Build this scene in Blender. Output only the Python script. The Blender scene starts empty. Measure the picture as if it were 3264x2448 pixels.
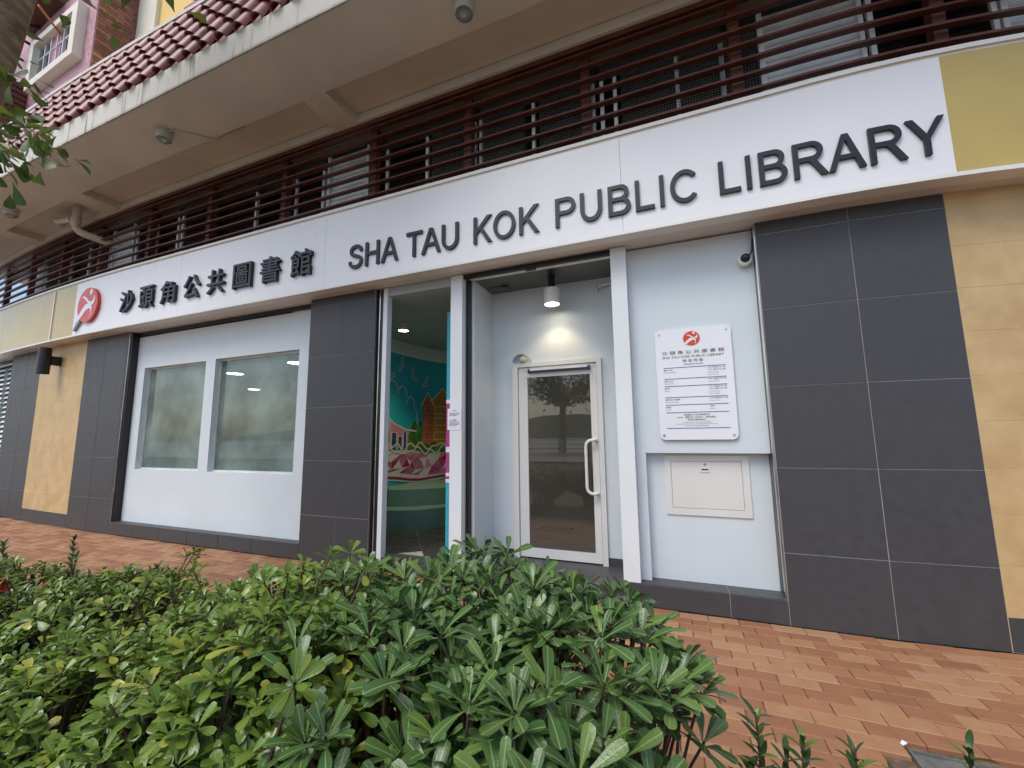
import bpy, math, random
import numpy as np
from mathutils import Vector, Matrix

rng = random.Random(7)
R = math.radians
scene = bpy.context.scene
col = scene.collection

# ------------------------------------------------------------------ camera
# world axes: X along the library front (to the right), Y into the building, Z up; the tiled front stands at Y = 0
F_PX, PITCH, ROLL, YAW, CAM_H, CAM_D = 1311.58, R(7.2594), R(0.62464), R(21.6), 1.34, 3.575
_r = Vector((math.cos(YAW), math.sin(YAW), 0)); _f = Vector((-math.sin(YAW), math.cos(YAW), 0)); _z = Vector((0, 0, 1))
_fwd = _f * math.cos(PITCH) + _z * math.sin(PITCH); _up = -_f * math.sin(PITCH) + _z * math.cos(PITCH)
_right = _r * math.cos(ROLL) - _up * math.sin(ROLL); _up2 = _r * math.sin(ROLL) + _up * math.cos(ROLL)
CAM = Vector((0, -CAM_D, CAM_H))
cam_data = bpy.data.cameras.new('camera'); cam = bpy.data.objects.new('camera', cam_data); col.objects.link(cam)
cam.matrix_world = Matrix((( _right.x, _up2.x, -_fwd.x, CAM.x), (_right.y, _up2.y, -_fwd.y, CAM.y), (_right.z, _up2.z, -_fwd.z, CAM.z), (0, 0, 0, 1)))
cam_data.sensor_width = 36; cam_data.sensor_fit = 'HORIZONTAL'; cam_data.lens = 36 * F_PX / 3264
cam_data.clip_start = 0.02; cam_data.clip_end = 3000
scene.camera = cam

# ------------------------------------------------------------------ sky, sun, exposure
SUN_EL, SUN_AZ = R(56), R(205)          # azimuth clockwise from +Y: behind the camera, a little to the left
world = bpy.data.worlds.new('World'); scene.world = world; world.use_nodes = True
wn = world.node_tree.nodes; wl = world.node_tree.links; wn.clear()
sky = wn.new('ShaderNodeTexSky'); sky.sky_type = 'NISHITA'; sky.sun_disc = False
sky.sun_elevation = SUN_EL; sky.sun_rotation = SUN_AZ; sky.air_density = 1.0; sky.dust_density = 2.5; sky.ozone_density = 1.0; sky.altitude = 0
bg = wn.new('ShaderNodeBackground'); bg.inputs['Strength'].default_value = 0.15
wo = wn.new('ShaderNodeOutputWorld'); wl.new(sky.outputs[0], bg.inputs[0]); wl.new(bg.outputs[0], wo.inputs[0])
sun_data = bpy.data.lights.new('sun', 'SUN'); sun_data.energy = 1.4; sun_data.angle = R(35); sun_data.color = (1.0, 0.985, 0.965)
sun = bpy.data.objects.new('sun', sun_data); col.objects.link(sun)
_sd = Vector((math.sin(SUN_AZ) * math.cos(SUN_EL), math.cos(SUN_AZ) * math.cos(SUN_EL), math.sin(SUN_EL)))
sun.rotation_euler = _sd.to_track_quat('Z', 'Y').to_euler(); sun.location = (0, -8, 12)
scene.view_settings.view_transform = 'Standard'; scene.view_settings.look = 'None'
scene.view_settings.exposure = 0.40; scene.view_settings.gamma = 1.0; scene.view_settings.use_curve_mapping = False
scene.render.engine = 'CYCLES'
scene.cycles.max_bounces = 8; scene.cycles.diffuse_bounces = 4; scene.cycles.glossy_bounces = 4; scene.cycles.transparent_max_bounces = 12
scene.cycles.use_denoising = True
scene.cycles.sample_clamp_indirect = 6.0

# ------------------------------------------------------------------ helpers
def yc(x):
    """the front is gently bowed: it falls back at both ends"""
    return 0.07 * max(0.0, x - 1.0) ** 2 + 0.008 * max(0.0, -7.0 - x) ** 2

def project(p):
    v = Vector(p) - CAM
    dd = v.dot(_fwd)
    if dd <= 0.02: return None
    return (0.5 + v.dot(_right) / dd * F_PX / 3264, 0.5 - v.dot(_up2) / dd * F_PX / 2448, dd)

def tag(o, label=None, cat=None, group=None, kind=None):
    if label: o['label'] = label
    if cat: o['category'] = cat
    if group: o['group'] = group
    if kind: o['kind'] = kind
    return o

def thing(name, loc, label, cat, group=None):
    o = bpy.data.objects.new(name, None); col.objects.link(o); o.location = loc; o.empty_display_size = 0.1
    return tag(o, label, cat, group)

def wloc(o):
    v = Vector((0, 0, 0))
    while o is not None:
        v += o.location; o = o.parent
    return v

class MB:
    def __init__(self): self.v = []; self.f = []; self.uv = None
    def quad(self, a, b, c, d):
        n = len(self.v); self.v += [a, b, c, d]; self.f.append((n, n + 1, n + 2, n + 3)); return self
    def poly(self, pts):
        n = len(self.v); self.v += list(pts); self.f.append(tuple(range(n, n + len(pts)))); return self
    def box(self, x0, x1, y0, y1, z0, z1, nx=1):
        if x0 > x1: x0, x1 = x1, x0
        n = len(self.v)
        for i in range(nx + 1):
            x = x0 + (x1 - x0) * i / nx
            self.v += [(x, y0, z0), (x, y1, z0), (x, y1, z1), (x, y0, z1)]
        for i in range(nx):
            a = n + 4 * i; b = a + 4
            self.f += [(a, a + 3, b + 3, b), (a + 1, b + 1, b + 2, a + 2), (a, b, b + 1, a + 1), (a + 3, a + 2, b + 2, b + 3)]
        a = n; b = n + 4 * nx
        self.f += [(a, a + 1, a + 2, a + 3), (b, b + 3, b + 2, b + 1)]
        return self
    def cbox(self, x0, x1, y0, y1, z0, z1, c=0.004):
        """box whose face at y0 is chamfered"""
        n = len(self.v)
        self.v += [(x0 + c, y0, z0 + c), (x1 - c, y0, z0 + c), (x1 - c, y0, z1 - c), (x0 + c, y0, z1 - c),
                   (x0, y0 + c, z0), (x1, y0 + c, z0), (x1, y0 + c, z1), (x0, y0 + c, z1),
                   (x0, y1, z0), (x1, y1, z0), (x1, y1, z1), (x0, y1, z1)]
        F = [(0, 1, 2, 3)] + [(i, i + 4, (i + 1) % 4 + 4, (i + 1) % 4) for i in range(4)] + [(i + 4, i + 8, (i + 1) % 4 + 8, (i + 1) % 4 + 4) for i in range(4)] + [(11, 10, 9, 8)]
        self.f += [tuple(n + k for k in q) for q in F]
        return self
    def prism(self, pts, h):
        """closed polygon pts (3-tuples) swept by the vector h"""
        n = len(self.v); m = len(pts); h = Vector(h)
        self.v += [tuple(p) for p in pts] + [tuple(Vector(p) + h) for p in pts]
        self.f.append(tuple(range(n, n + m))); self.f.append(tuple(n + m + m - 1 - i for i in range(m)))
        for i in range(m):
            j = (i + 1) % m; self.f.append((n + i, n + m + i, n + m + j, n + j))
        return self
    def tube(self, path, r, sides=8, caps=True):
        path = [Vector(p) for p in path]; k = len(path)
        rs = r if isinstance(r, (list, tuple)) else [r] * k
        n = len(self.v); prev = None
        for i, p in enumerate(path):
            t = (path[min(i + 1, k - 1)] - path[max(i - 1, 0)]).normalized()
            if prev is None:
                a = t.cross(Vector((0, 0, 1)))
                if a.length < 1e-3: a = t.cross(Vector((0, 1, 0)))
            else:
                a = prev - t * prev.dot(t)
                if a.length < 1e-4: a = t.cross(Vector((0, 0, 1)))
            a.normalize(); b = t.cross(a); prev = a
            for s in range(sides):
                an = 2 * math.pi * s / sides
                self.v.append(tuple(p + (a * math.cos(an) + b * math.sin(an)) * rs[i]))
        for i in range(k - 1):
            for s in range(sides):
                s2 = (s + 1) % sides
                self.f.append((n + i * sides + s, n + i * sides + s2, n + (i + 1) * sides + s2, n + (i + 1) * sides + s))
        if caps:
            self.f.append(tuple(n + sides - 1 - s for s in range(sides))); self.f.append(tuple(n + (k - 1) * sides + s for s in range(sides)))
        return self
    def lathe(self, prof, c, axis='Z', sides=24):
        """prof: list of (radius, height) turned about an axis through c"""
        n = len(self.v); c = Vector(c); k = len(prof)
        for (r, h) in prof:
            for s in range(sides):
                an = 2 * math.pi * s / sides; x, y = r * math.cos(an), r * math.sin(an)
                q = {'Z': (x, y, h), 'Y': (x, h, y), 'X': (h, x, y)}[axis]
                self.v.append(tuple(c + Vector(q)))
        for i in range(k - 1):
            for s in range(sides):
                s2 = (s + 1) % sides
                self.f.append((n + i * sides + s, n + i * sides + s2, n + (i + 1) * sides + s2, n + (i + 1) * sides + s))
        self.f.append(tuple(n + sides - 1 - s for s in range(sides))); self.f.append(tuple(n + (k - 1) * sides + s for s in range(sides)))
        return self
    def build(self, name, m, parent=None, bend=True, smooth=False, **tags):
        v = [(x, y + yc(x), z) for x, y, z in self.v] if bend else [tuple(q) for q in self.v]
        if parent is not None: off = wloc(parent)
        else:
            xs = [q[0] for q in v]; ys = [q[1] for q in v]; zs = [q[2] for q in v]
            off = Vector(((min(xs) + max(xs)) / 2, (min(ys) + max(ys)) / 2, min(zs)))
        me = bpy.data.meshes.new(name)
        me.from_pydata([(x - off.x, y - off.y, z - off.z) for x, y, z in v], [], self.f)
        if smooth:
            me.polygons.foreach_set('use_smooth', [True] * len(me.polygons))
            try: me.set_sharp_from_angle(angle=R(40))
            except Exception: pass
        if isinstance(m, (list, tuple)):
            for q in m: me.materials.append(q)
        else: me.materials.append(m)
        o = bpy.data.objects.new(name, me); col.objects.link(o)
        if parent is not None: o.parent = parent
        else: o.location = off
        return tag(o, **tags)

def fix_normals(o):
    import bmesh
    bm = bmesh.new(); bm.from_mesh(o.data); bmesh.ops.recalc_face_normals(bm, faces=bm.faces[:]); bm.to_mesh(o.data); bm.free()

# ------------------------------------------------------------------ materials
def hexlin(r, g, b):
    return tuple(((c / 255) / 12.92 if c / 255 <= 0.04045 else ((c / 255 + 0.055) / 1.055) ** 2.4) for c in (r, g, b))

def mat(name, colr, rough=0.5, metal=0.0, var=0.08, scale=3.0, bump=0.0, bscale=60.0, spec=0.5, detail=5.0, stretch=(1, 1, 1), col2=None, lo=0.35, hi=0.65, rvar=0.08, coat=0.0):
    m = bpy.data.materials.new(name); m.use_nodes = True; nt = m.node_tree; N = nt.nodes; L = nt.links
    b = N['Principled BSDF']; b.inputs['Metallic'].default_value = metal; b.inputs['Specular IOR Level'].default_value = spec
    b.inputs['Coat Weight'].default_value = coat; b.inputs['Coat Roughness'].default_value = 0.05
    geo = N.new('ShaderNodeNewGeometry'); mp = N.new('ShaderNodeMapping'); mp.inputs['Scale'].default_value = stretch
    L.new(geo.outputs['Position'], mp.inputs['Vector'])
    nz = N.new('ShaderNodeTexNoise'); nz.inputs['Scale'].default_value = scale; nz.inputs['Detail'].default_value = detail; nz.inputs['Roughness'].default_value = 0.6
    L.new(mp.outputs[0], nz.inputs['Vector'])
    cr = N.new('ShaderNodeValToRGB'); cr.color_ramp.elements[0].position = lo; cr.color_ramp.elements[1].position = hi
    c2 = col2 if col2 else tuple(min(1, c * (1 + var)) for c in colr); c1 = colr if col2 else tuple(c * (1 - var) for c in colr)
    cr.color_ramp.elements[0].color = (*c1, 1); cr.color_ramp.elements[1].color = (*c2, 1)
    L.new(nz.outputs['Fac'], cr.inputs[0]); L.new(cr.outputs[0], b.inputs['Base Color'])
    mr = N.new('ShaderNodeMapRange'); mr.inputs['To Min'].default_value = max(0.02, rough - rvar); mr.inputs['To Max'].default_value = min(1, rough + rvar)
    mr.inputs['From Min'].default_value = 0.3; mr.inputs['From Max'].default_value = 0.7
    L.new(nz.outputs['Fac'], mr.inputs['Value']); L.new(mr.outputs[0], b.inputs['Roughness'])
    if bump > 0:
        n2 = N.new('ShaderNodeTexNoise'); n2.inputs['Scale'].default_value = bscale; n2.inputs['Detail'].default_value = 4
        L.new(geo.outputs['Position'], n2.inputs['Vector'])
        bp = N.new('ShaderNodeBump'); bp.inputs['Strength'].default_value = bump; bp.inputs['Distance'].default_value = 0.01
        L.new(n2.outputs['Fac'], bp.inputs['Height']); L.new(bp.outputs[0], b.inputs['Normal'])
    return m

def emit(name, colr, s):
    m = bpy.data.materials.new(name); m.use_nodes = True; N = m.node_tree.nodes; N.clear()
    e = N.new('ShaderNodeEmission'); e.inputs[0].default_value = (*colr, 1); e.inputs[1].default_value = s
    o = N.new('ShaderNodeOutputMaterial'); m.node_tree.links.new(e.outputs[0], o.inputs[0]); return m

def pane_mat(name, tint, haze_col, haze_lo, haze_hi, ior=1.5, fscale=2.2):
    """flat glass: mirror reflection by Fresnel over clear glass"""
    m = bpy.data.materials.new(name); m.use_nodes = True; nt = m.node_tree; N = nt.nodes; L = nt.links; N.clear()
    out = N.new('ShaderNodeOutputMaterial'); fr = N.new('ShaderNodeFresnel'); fr.inputs[0].default_value = ior
    gl = N.new('ShaderNodeBsdfGlossy'); gl.inputs['Roughness'].default_value = 0.015
    tr = N.new('ShaderNodeBsdfTransparent'); tr.inputs[0].default_value = (*tint, 1)
    df = N.new('ShaderNodeBsdfDiffuse'); df.inputs[0].default_value = (*haze_col, 1)
    tl = N.new('ShaderNodeBsdfTranslucent'); tl.inputs[0].default_value = (*haze_col, 1)
    fm = N.new('ShaderNodeMixShader'); fm.inputs[0].default_value = 0.4; L.new(df.outputs[0], fm.inputs[1]); L.new(tl.outputs[0], fm.inputs[2])
    geo = N.new('ShaderNodeNewGeometry'); nz = N.new('ShaderNodeTexNoise'); nz.inputs['Scale'].default_value = fscale; nz.inputs['Detail'].default_value = 6
    L.new(geo.outputs['Position'], nz.inputs['Vector'])
    mr = N.new('ShaderNodeMapRange'); mr.inputs['From Min'].default_value = 0.32; mr.inputs['From Max'].default_value = 0.68
    mr.inputs['To Min'].default_value = haze_lo; mr.inputs['To Max'].default_value = haze_hi; L.new(nz.outputs['Fac'], mr.inputs['Value'])
    m1 = N.new('ShaderNodeMixShader'); L.new(mr.outputs[0], m1.inputs[0]); L.new(tr.outputs[0], m1.inputs[1]); L.new(fm.outputs[0], m1.inputs[2])
    m2 = N.new('ShaderNodeMixShader'); L.new(fr.outputs[0], m2.inputs[0]); L.new(m1.outputs[0], m2.inputs[1]); L.new(gl.outputs[0], m2.inputs[2])
    L.new(m2.outputs[0], out.inputs[0]); return m

M = {}
M['tile_dark'] = mat('dark porcelain', (0.056, 0.056, 0.060), 0.46, var=0.06, scale=14, bump=0.03, bscale=180, detail=8)
M['grout'] = mat('grout', (0.38, 0.375, 0.37), 0.8, var=0.12, scale=12)
M['sand_tile'] = mat('sandstone tile', (0.50, 0.335, 0.150), 0.45, scale=5.5, detail=8, col2=(0.63, 0.45, 0.225), lo=0.3, hi=0.7)
M['sand_grout'] = mat('pale grout', (0.72, 0.57, 0.35), 0.8)
M['white'] = mat('white paint', (0.775, 0.81, 0.82), 0.5, var=0.03, scale=1.4, bump=0.02, bscale=240)
M['pale_blue'] = mat('pale blue-white paint', (0.64, 0.705, 0.735), 0.5, var=0.03, scale=1.4, bump=0.02, bscale=240)
M['sign_white'] = mat('white acrylic', (0.88, 0.88, 0.885), 0.22, var=0.012, scale=1.1)
M['trim'] = mat('cream metal trim', (0.82, 0.82, 0.77), 0.4, var=0.04, scale=2)
M['under'] = mat('fascia underside', (0.70, 0.68, 0.62), 0.5, var=0.05, scale=1.6)
M['gold'] = mat('golden cladding', (0.57, 0.42, 0.125), 0.10, var=0.05, scale=2.0, rvar=0.03)
M['letter'] = mat('dark grey letter', (0.013, 0.014, 0.016), 0.38, var=0.08, scale=6)
M['logo_red'] = mat('red logo', (0.66, 0.055, 0.03), 0.30, var=0.03)
M['logo_white'] = mat('logo white', (0.82, 0.84, 0.85), 0.3, var=0.02)
M['logo_grey'] = mat('logo grey', (0.30, 0.34, 0.34), 0.35, metal=0.5)
M['soffit'] = mat('beige soffit paint', (0.67, 0.625, 0.505), 0.75, scale=1.1, var=0.07, bump=0.04, bscale=120)
M['louvre'] = mat('brown louvre', (0.115, 0.036, 0.023), 0.40, scale=4, var=0.22)
M['post'] = mat('brown post', (0.125, 0.040, 0.027), 0.5, scale=3, var=0.2)
M['alu'] = mat('aluminium', (0.68, 0.70, 0.70), 0.38, metal=0.3, scale=5, var=0.12)
M['corrugated'] = mat('grey corrugated metal', (0.50, 0.52, 0.53), 0.42, metal=0.2, scale=4, var=0.15)
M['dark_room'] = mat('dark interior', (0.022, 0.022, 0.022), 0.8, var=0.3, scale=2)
M['black'] = mat('black metal', (0.012, 0.013, 0.015), 0.35, var=0.2)
M['chrome'] = mat('stainless edge', (0.60, 0.58, 0.53), 0.22, metal=0.95, var=0.2, scale=9, stretch=(1, 1, 0.3))
M['steel_ceiling'] = mat('brushed steel ceiling', (0.20, 0.20, 0.185), 0.30, metal=0.85, var=0.12, scale=2)
M['door_paint'] = mat('door frame paint', (0.70, 0.70, 0.67), 0.38, var=0.03, scale=2)
M['white_plastic'] = mat('white plastic', (0.74, 0.74, 0.71), 0.35, var=0.03)
M['hatch'] = mat('hatch paint', (0.72, 0.71, 0.67), 0.42, var=0.03, scale=2)
M['notice'] = mat('notice acrylic', (0.82, 0.83, 0.86), 0.08, var=0.01, rvar=0.02)
M['ink'] = mat('black ink', (0.03, 0.03, 0.035), 0.5)
M['blue'] = mat('blue ink', (0.035, 0.13, 0.42), 0.45)
M['paper'] = mat('paper', (0.80, 0.81, 0.85), 0.7, var=0.02)
M['pipe'] = mat('cream drain pipe', (0.56, 0.52, 0.40), 0.4, var=0.15, scale=9)
M['lamp_grey'] = mat('grey lamp housing', (0.46, 0.47, 0.44), 0.45, var=0.08, scale=14)
M['soil'] = mat('soil', (0.045, 0.030, 0.020), 0.95, var=0.5, scale=22, bump=0.8, bscale=70)
M['ground'] = mat('concrete ground', (0.36, 0.345, 0.32), 0.85, var=0.2, scale=0.6, bump=0.1, bscale=30)
M['asphalt'] = mat('asphalt', (0.055, 0.055, 0.056), 0.85, var=0.25, scale=1.5, bump=0.3, bscale=90)
M['mortar'] = mat('jointing sand', (0.15, 0.095, 0.062), 0.95, var=0.4, scale=14)
M['cover'] = mat('grey cover', (0.13, 0.13, 0.12), 0.7, var=0.3, scale=15)
M['galv'] = mat('galvanised rail', (0.78, 0.79, 0.79), 0.35, metal=0.2, var=0.1)
M['orange'] = mat('orange paint', (0.50, 0.17, 0.05), 0.5)
M['hill'] = mat('wooded hill', (0.045, 0.07, 0.030), 0.95, var=0.6, scale=0.05, detail=10)
M['bark'] = mat('bark', (0.28, 0.21, 0.13), 0.85, var=0.5, scale=6, bump=0.6, bscale=25, stretch=(1, 1, 3))
M['stem'] = mat('shrub stem', (0.085, 0.055, 0.030), 0.8, var=0.4, scale=30)
M['green_stem'] = mat('green shoot', (0.16, 0.20, 0.05), 0.6, var=0.3, scale=30)
M['pink'] = mat('pink render', (0.62, 0.33, 0.40), 0.7, var=0.06, scale=1.2)
M['pink_tile'] = mat('pink mosaic', (0.47, 0.26, 0.29), 0.5, var=0.2, scale=14, detail=2)
M['cream'] = mat('cream surround', (0.78, 0.75, 0.64), 0.6, var=0.05, scale=2)
M['yellow'] = mat('yellow render', (0.80, 0.55, 0.18), 0.7, var=0.05, scale=1.2)
M['mat_red'] = mat('door mat', (0.055, 0.016, 0.013), 0.95, var=0.3, scale=40)
M['floor_in'] = mat('interior floor tile', (0.048, 0.047, 0.047), 0.28, var=0.2, scale=5)
M['floor_door'] = mat('entrance floor', (0.24, 0.235, 0.215), 0.35, var=0.15, scale=4)
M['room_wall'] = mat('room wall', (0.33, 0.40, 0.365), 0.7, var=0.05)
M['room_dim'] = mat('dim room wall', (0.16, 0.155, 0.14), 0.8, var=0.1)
M['ceil_in'] = mat('interior ceiling', (0.42, 0.47, 0.48), 0.7, var=0.05)
M['teal'] = mat('teal mural paint', (0.02, 0.40, 0.48), 0.55, var=0.10, scale=1.5)
M['teal_light'] = mat('light teal paint', (0.045, 0.42, 0.50), 0.5, var=0.05)
M['sage'] = mat('sage bench paint', (0.145, 0.275, 0.235), 0.45, var=0.06, scale=2)
M['magenta'] = mat('magenta paint', (0.42, 0.045, 0.22), 0.55, var=0.05)
M['magenta_dark'] = mat('dark magenta paint', (0.24, 0.018, 0.09), 0.55, var=0.05)
M['orchid'] = mat('orchid paint', (0.36, 0.13, 0.28), 0.55, var=0.05)
M['rose'] = mat('rose paint', (0.50, 0.22, 0.33), 0.55, var=0.05)
M['mural_white'] = mat('mural white', (0.55, 0.56, 0.57), 0.55, var=0.04)
M['mural_green'] = mat('mural green', (0.05, 0.17, 0.02), 0.55, var=0.35, scale=9, detail=1)
M['mural_lime'] = mat('mural lime', (0.26, 0.30, 0.02), 0.55, var=0.3, scale=7, detail=1)
M['mural_orange'] = mat('mural orange', (0.42, 0.13, 0.035), 0.55, var=0.12, scale=6)
M['mural_amber'] = mat('mural amber', (0.50, 0.22, 0.03), 0.55, var=0.12, scale=6)
M['mural_navy'] = mat('mural navy', (0.015, 0.06, 0.16), 0.55, var=0.4, scale=7, detail=1)
M['lamp_on'] = emit('lit lamp', (1.0, 0.88, 0.66), 16)
M['lamp_room'] = emit('lit ceiling lamp', (1.0, 0.93, 0.78), 9)
M['glass_door'] = pane_mat('door glass', (0.62, 0.62, 0.56), (0.27, 0.25, 0.21), 0.24, 0.32, ior=2.1)  # brownish haze painted into the glass for the interior light, not mist
M['glass_misted'] = pane_mat('misted window glass', (0.70, 0.82, 0.78), (0.40, 0.53, 0.475), 0.28, 0.86, ior=1.8, fscale=2.0)
M['mesh'] = mat('wire mesh', (0.15, 0.15, 0.14), 0.5, metal=0.4)
M['glass_upper'] = pane_mat('upper window glass', (0.22, 0.23, 0.22), (0.06, 0.06, 0.06), 0.05, 0.2, ior=1.22)
M['clear'] = pane_mat('clear plastic', (0.92, 0.94, 0.94), (0.6, 0.6, 0.6), 0.02, 0.06, ior=1.45)

def wear_mat():
    """off-white render with dark drip stains and a mossy lower edge"""
    m = bpy.data.materials.new('stained canopy edge'); m.use_nodes = True; nt = m.node_tree; N = nt.nodes; L = nt.links; b = N['Principled BSDF']
    geo = N.new('ShaderNodeNewGeometry')
    mp = N.new('ShaderNodeMapping'); mp.inputs['Scale'].default_value = (7, 7, 0.5); L.new(geo.outputs['Position'], mp.inputs['Vector'])
    n1 = N.new('ShaderNodeTexNoise'); n1.inputs['Scale'].default_value = 2.0; n1.inputs['Detail'].default_value = 6; L.new(mp.outputs[0], n1.inputs['Vector'])
    r1 = N.new('ShaderNodeValToRGB'); r1.color_ramp.elements[0].position = 0.60; r1.color_ramp.elements[1].position = 0.74
    r1.color_ramp.elements[0].color = (0.66, 0.64, 0.57, 1); r1.color_ramp.elements[1].color = (0.16, 0.14, 0.11, 1); L.new(n1.outputs['Fac'], r1.inputs[0])
    n2 = N.new('ShaderNodeTexNoise'); n2.inputs['Scale'].default_value = 14; n2.inputs['Detail'].default_value = 6; L.new(geo.outputs['Position'], n2.inputs['Vector'])
    sep = N.new('ShaderNodeSeparateXYZ'); L.new(geo.outputs['Position'], sep.inputs[0])
    mr = N.new('ShaderNodeMapRange'); mr.inputs['From Min'].default_value = 5.0; mr.inputs['From Max'].default_value = 5.035; mr.inputs['To Min'].default_value = 1.0; mr.inputs['To Max'].default_value = 0.0
    L.new(sep.outputs['Z'], mr.inputs['Value'])
    mu = N.new('ShaderNodeMath'); mu.operation = 'MULTIPLY'; L.new(mr.outputs[0], mu.inputs[0]); L.new(n2.outputs['Fac'], mu.inputs[1])
    mx = N.new('ShaderNodeMixRGB'); mx.inputs[2].default_value = (0.13, 0.12, 0.09, 1); L.new(mu.outputs[0], mx.inputs[0]); L.new(r1.outputs[0], mx.inputs[1])
    L.new(mx.outputs[0], b.inputs['Base Color']); b.inputs['Roughness'].default_value = 0.85; return m
M['stained'] = wear_mat()

def attr_mat(name, ramp, rough, spec=0.5, noise=0.25, nscale=12, bump=0.0, transl=0.0, midrib=None, bscale=90):
    """colour picked per piece from the mesh attribute 'rnd', mottled by noise"""
    m = bpy.data.materials.new(name); m.use_nodes = True; nt = m.node_tree; N = nt.nodes; L = nt.links; b = N['Principled BSDF']
    at = N.new('ShaderNodeAttribute'); at.attribute_name = 'rnd'
    geo = N.new('ShaderNodeNewGeometry'); nz = N.new('ShaderNodeTexNoise'); nz.inputs['Scale'].default_value = nscale; nz.inputs['Detail'].default_value = 6
    L.new(geo.outputs['Position'], nz.inputs['Vector'])
    ad = N.new('ShaderNodeMath'); ad.operation = 'MULTIPLY_ADD'; ad.inputs[1].default_value = noise; ad.inputs[2].default_value = -noise / 2
    L.new(nz.outputs['Fac'], ad.inputs[0])
    a2 = N.new('ShaderNodeMath'); a2.operation = 'ADD'; a2.use_clamp = True; L.new(at.outputs['Fac'], a2.inputs[0]); L.new(ad.outputs[0], a2.inputs[1])
    cr = N.new('ShaderNodeValToRGB'); els = cr.color_ramp.elements
    while len(els) < len(ramp): els.new(0.5)
    for e, (p, c) in zip(els, ramp): e.position = p; e.color = (*c, 1)
    L.new(a2.outputs[0], cr.inputs[0]); csrc = cr.outputs[0]
    if midrib:
        uv = N.new('ShaderNodeUVMap'); sp = N.new('ShaderNodeSeparateXYZ'); L.new(uv.outputs[0], sp.inputs[0])
        su = N.new('ShaderNodeMath'); su.operation = 'SUBTRACT'; su.inputs[1].default_value = 0.5; L.new(sp.outputs[0], su.inputs[0])
        ab = N.new('ShaderNodeMath'); ab.operation = 'ABSOLUTE'; L.new(su.outputs[0], ab.inputs[0])
        mr = N.new('ShaderNodeMapRange'); mr.inputs['From Min'].default_value = 0.022; mr.inputs['From Max'].default_value = 0.06; mr.inputs['To Min'].default_value = midrib[1]; mr.inputs['To Max'].default_value = 0
        L.new(ab.outputs[0], mr.inputs['Value'])
        mx = N.new('ShaderNodeMixRGB'); mx.inputs[2].default_value = (*midrib[0], 1); L.new(mr.outputs[0], mx.inputs[0]); L.new(csrc, mx.inputs[1]); csrc = mx.outputs[0]
    L.new(csrc, b.inputs['Base Color']); b.inputs['Roughness'].default_value = rough; b.inputs['Specular IOR Level'].default_value = spec
    if bump:
        n2 = N.new('ShaderNodeTexNoise'); n2.inputs['Scale'].default_value = bscale; n2.inputs['Detail'].default_value = 5; L.new(geo.outputs['Position'], n2.inputs['Vector'])
        bp = N.new('ShaderNodeBump'); bp.inputs['Strength'].default_value = bump; bp.inputs['Distance'].default_value = 0.004
        L.new(n2.outputs['Fac'], bp.inputs['Height']); L.new(bp.outputs[0], b.inputs['Normal'])
    if transl:
        out = N['Material Output']; tl = N.new('ShaderNodeBsdfTranslucent'); L.new(csrc, tl.inputs[0])
        mx = N.new('ShaderNodeMixShader'); mx.inputs[0].default_value = transl; L.new(b.outputs[0], mx.inputs[1]); L.new(tl.outputs[0], mx.inputs[2]); L.new(mx.outputs[0], out.inputs[0])
    return m
M['paver'] = attr_mat('brick paver', [(0.0, (0.19, 0.092, 0.055)), (0.3, (0.285, 0.130, 0.068)), (0.55, (0.335, 0.160, 0.080)), (0.8, (0.38, 0.215, 0.112)), (1.0, (0.37, 0.19, 0.14))], 0.62, spec=0.4, noise=0.45, nscale=10, bump=0.35)
M['roof_tile'] = attr_mat('clay roof tile', [(0.0, (0.19, 0.058, 0.050)), (0.5, (0.27, 0.088, 0.075)), (1.0, (0.34, 0.14, 0.125))], 0.40, spec=0.45, noise=0.35, nscale=7)
M['brick_slip'] = attr_mat('brick slip', [(0.0, (0.16, 0.065, 0.05)), (0.45, (0.25, 0.10, 0.075)), (0.75, (0.33, 0.16, 0.10)), (1.0, (0.46, 0.30, 0.16))], 0.75, noise=0.15, nscale=10)
M['leaf_dark'] = attr_mat('pittosporum leaf', [(0.0, (0.042, 0.092, 0.028)), (0.5, (0.078, 0.158, 0.040)), (0.85, (0.145, 0.235, 0.050)), (1.0, (0.25, 0.33, 0.065))], 0.24, noise=0.15, transl=0.14, midrib=((0.30, 0.38, 0.15), 0.7), bump=0.25, bscale=220)
M['leaf_light'] = attr_mat('glossy light leaf', [(0.0, (0.050, 0.100, 0.018)), (0.45, (0.125, 0.205, 0.030)), (0.90, (0.23, 0.30, 0.045)), (1.0, (0.36, 0.36, 0.055))], 0.20, noise=0.15, transl=0.18, midrib=((0.24, 0.32, 0.09), 0.6), bump=0.2, bscale=200)
M['leaf_small'] = attr_mat('small dark leaf', [(0.0, (0.016, 0.042, 0.012)), (0.6, (0.045, 0.095, 0.022)), (1.0, (0.16, 0.24, 0.04))], 0.3, noise=0.15, transl=0.15, midrib=((0.10, 0.16, 0.05), 0.4))
M['leaf_tree'] = attr_mat('tree leaf', [(0.0, (0.04, 0.085, 0.016)), (0.6, (0.105, 0.17, 0.03)), (1.0, (0.27, 0.30, 0.05))], 0.42, noise=0.2, transl=0.35, midrib=((0.26, 0.32, 0.12), 0.3))
M['flower'] = mat('red flower', (0.55, 0.03, 0.02), 0.5)

def set_rnd(me, vals):
    a = me.attributes.new('rnd', 'FLOAT', 'POINT'); a.data.foreach_set('value', np.asarray(vals, dtype=np.float32))

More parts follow.
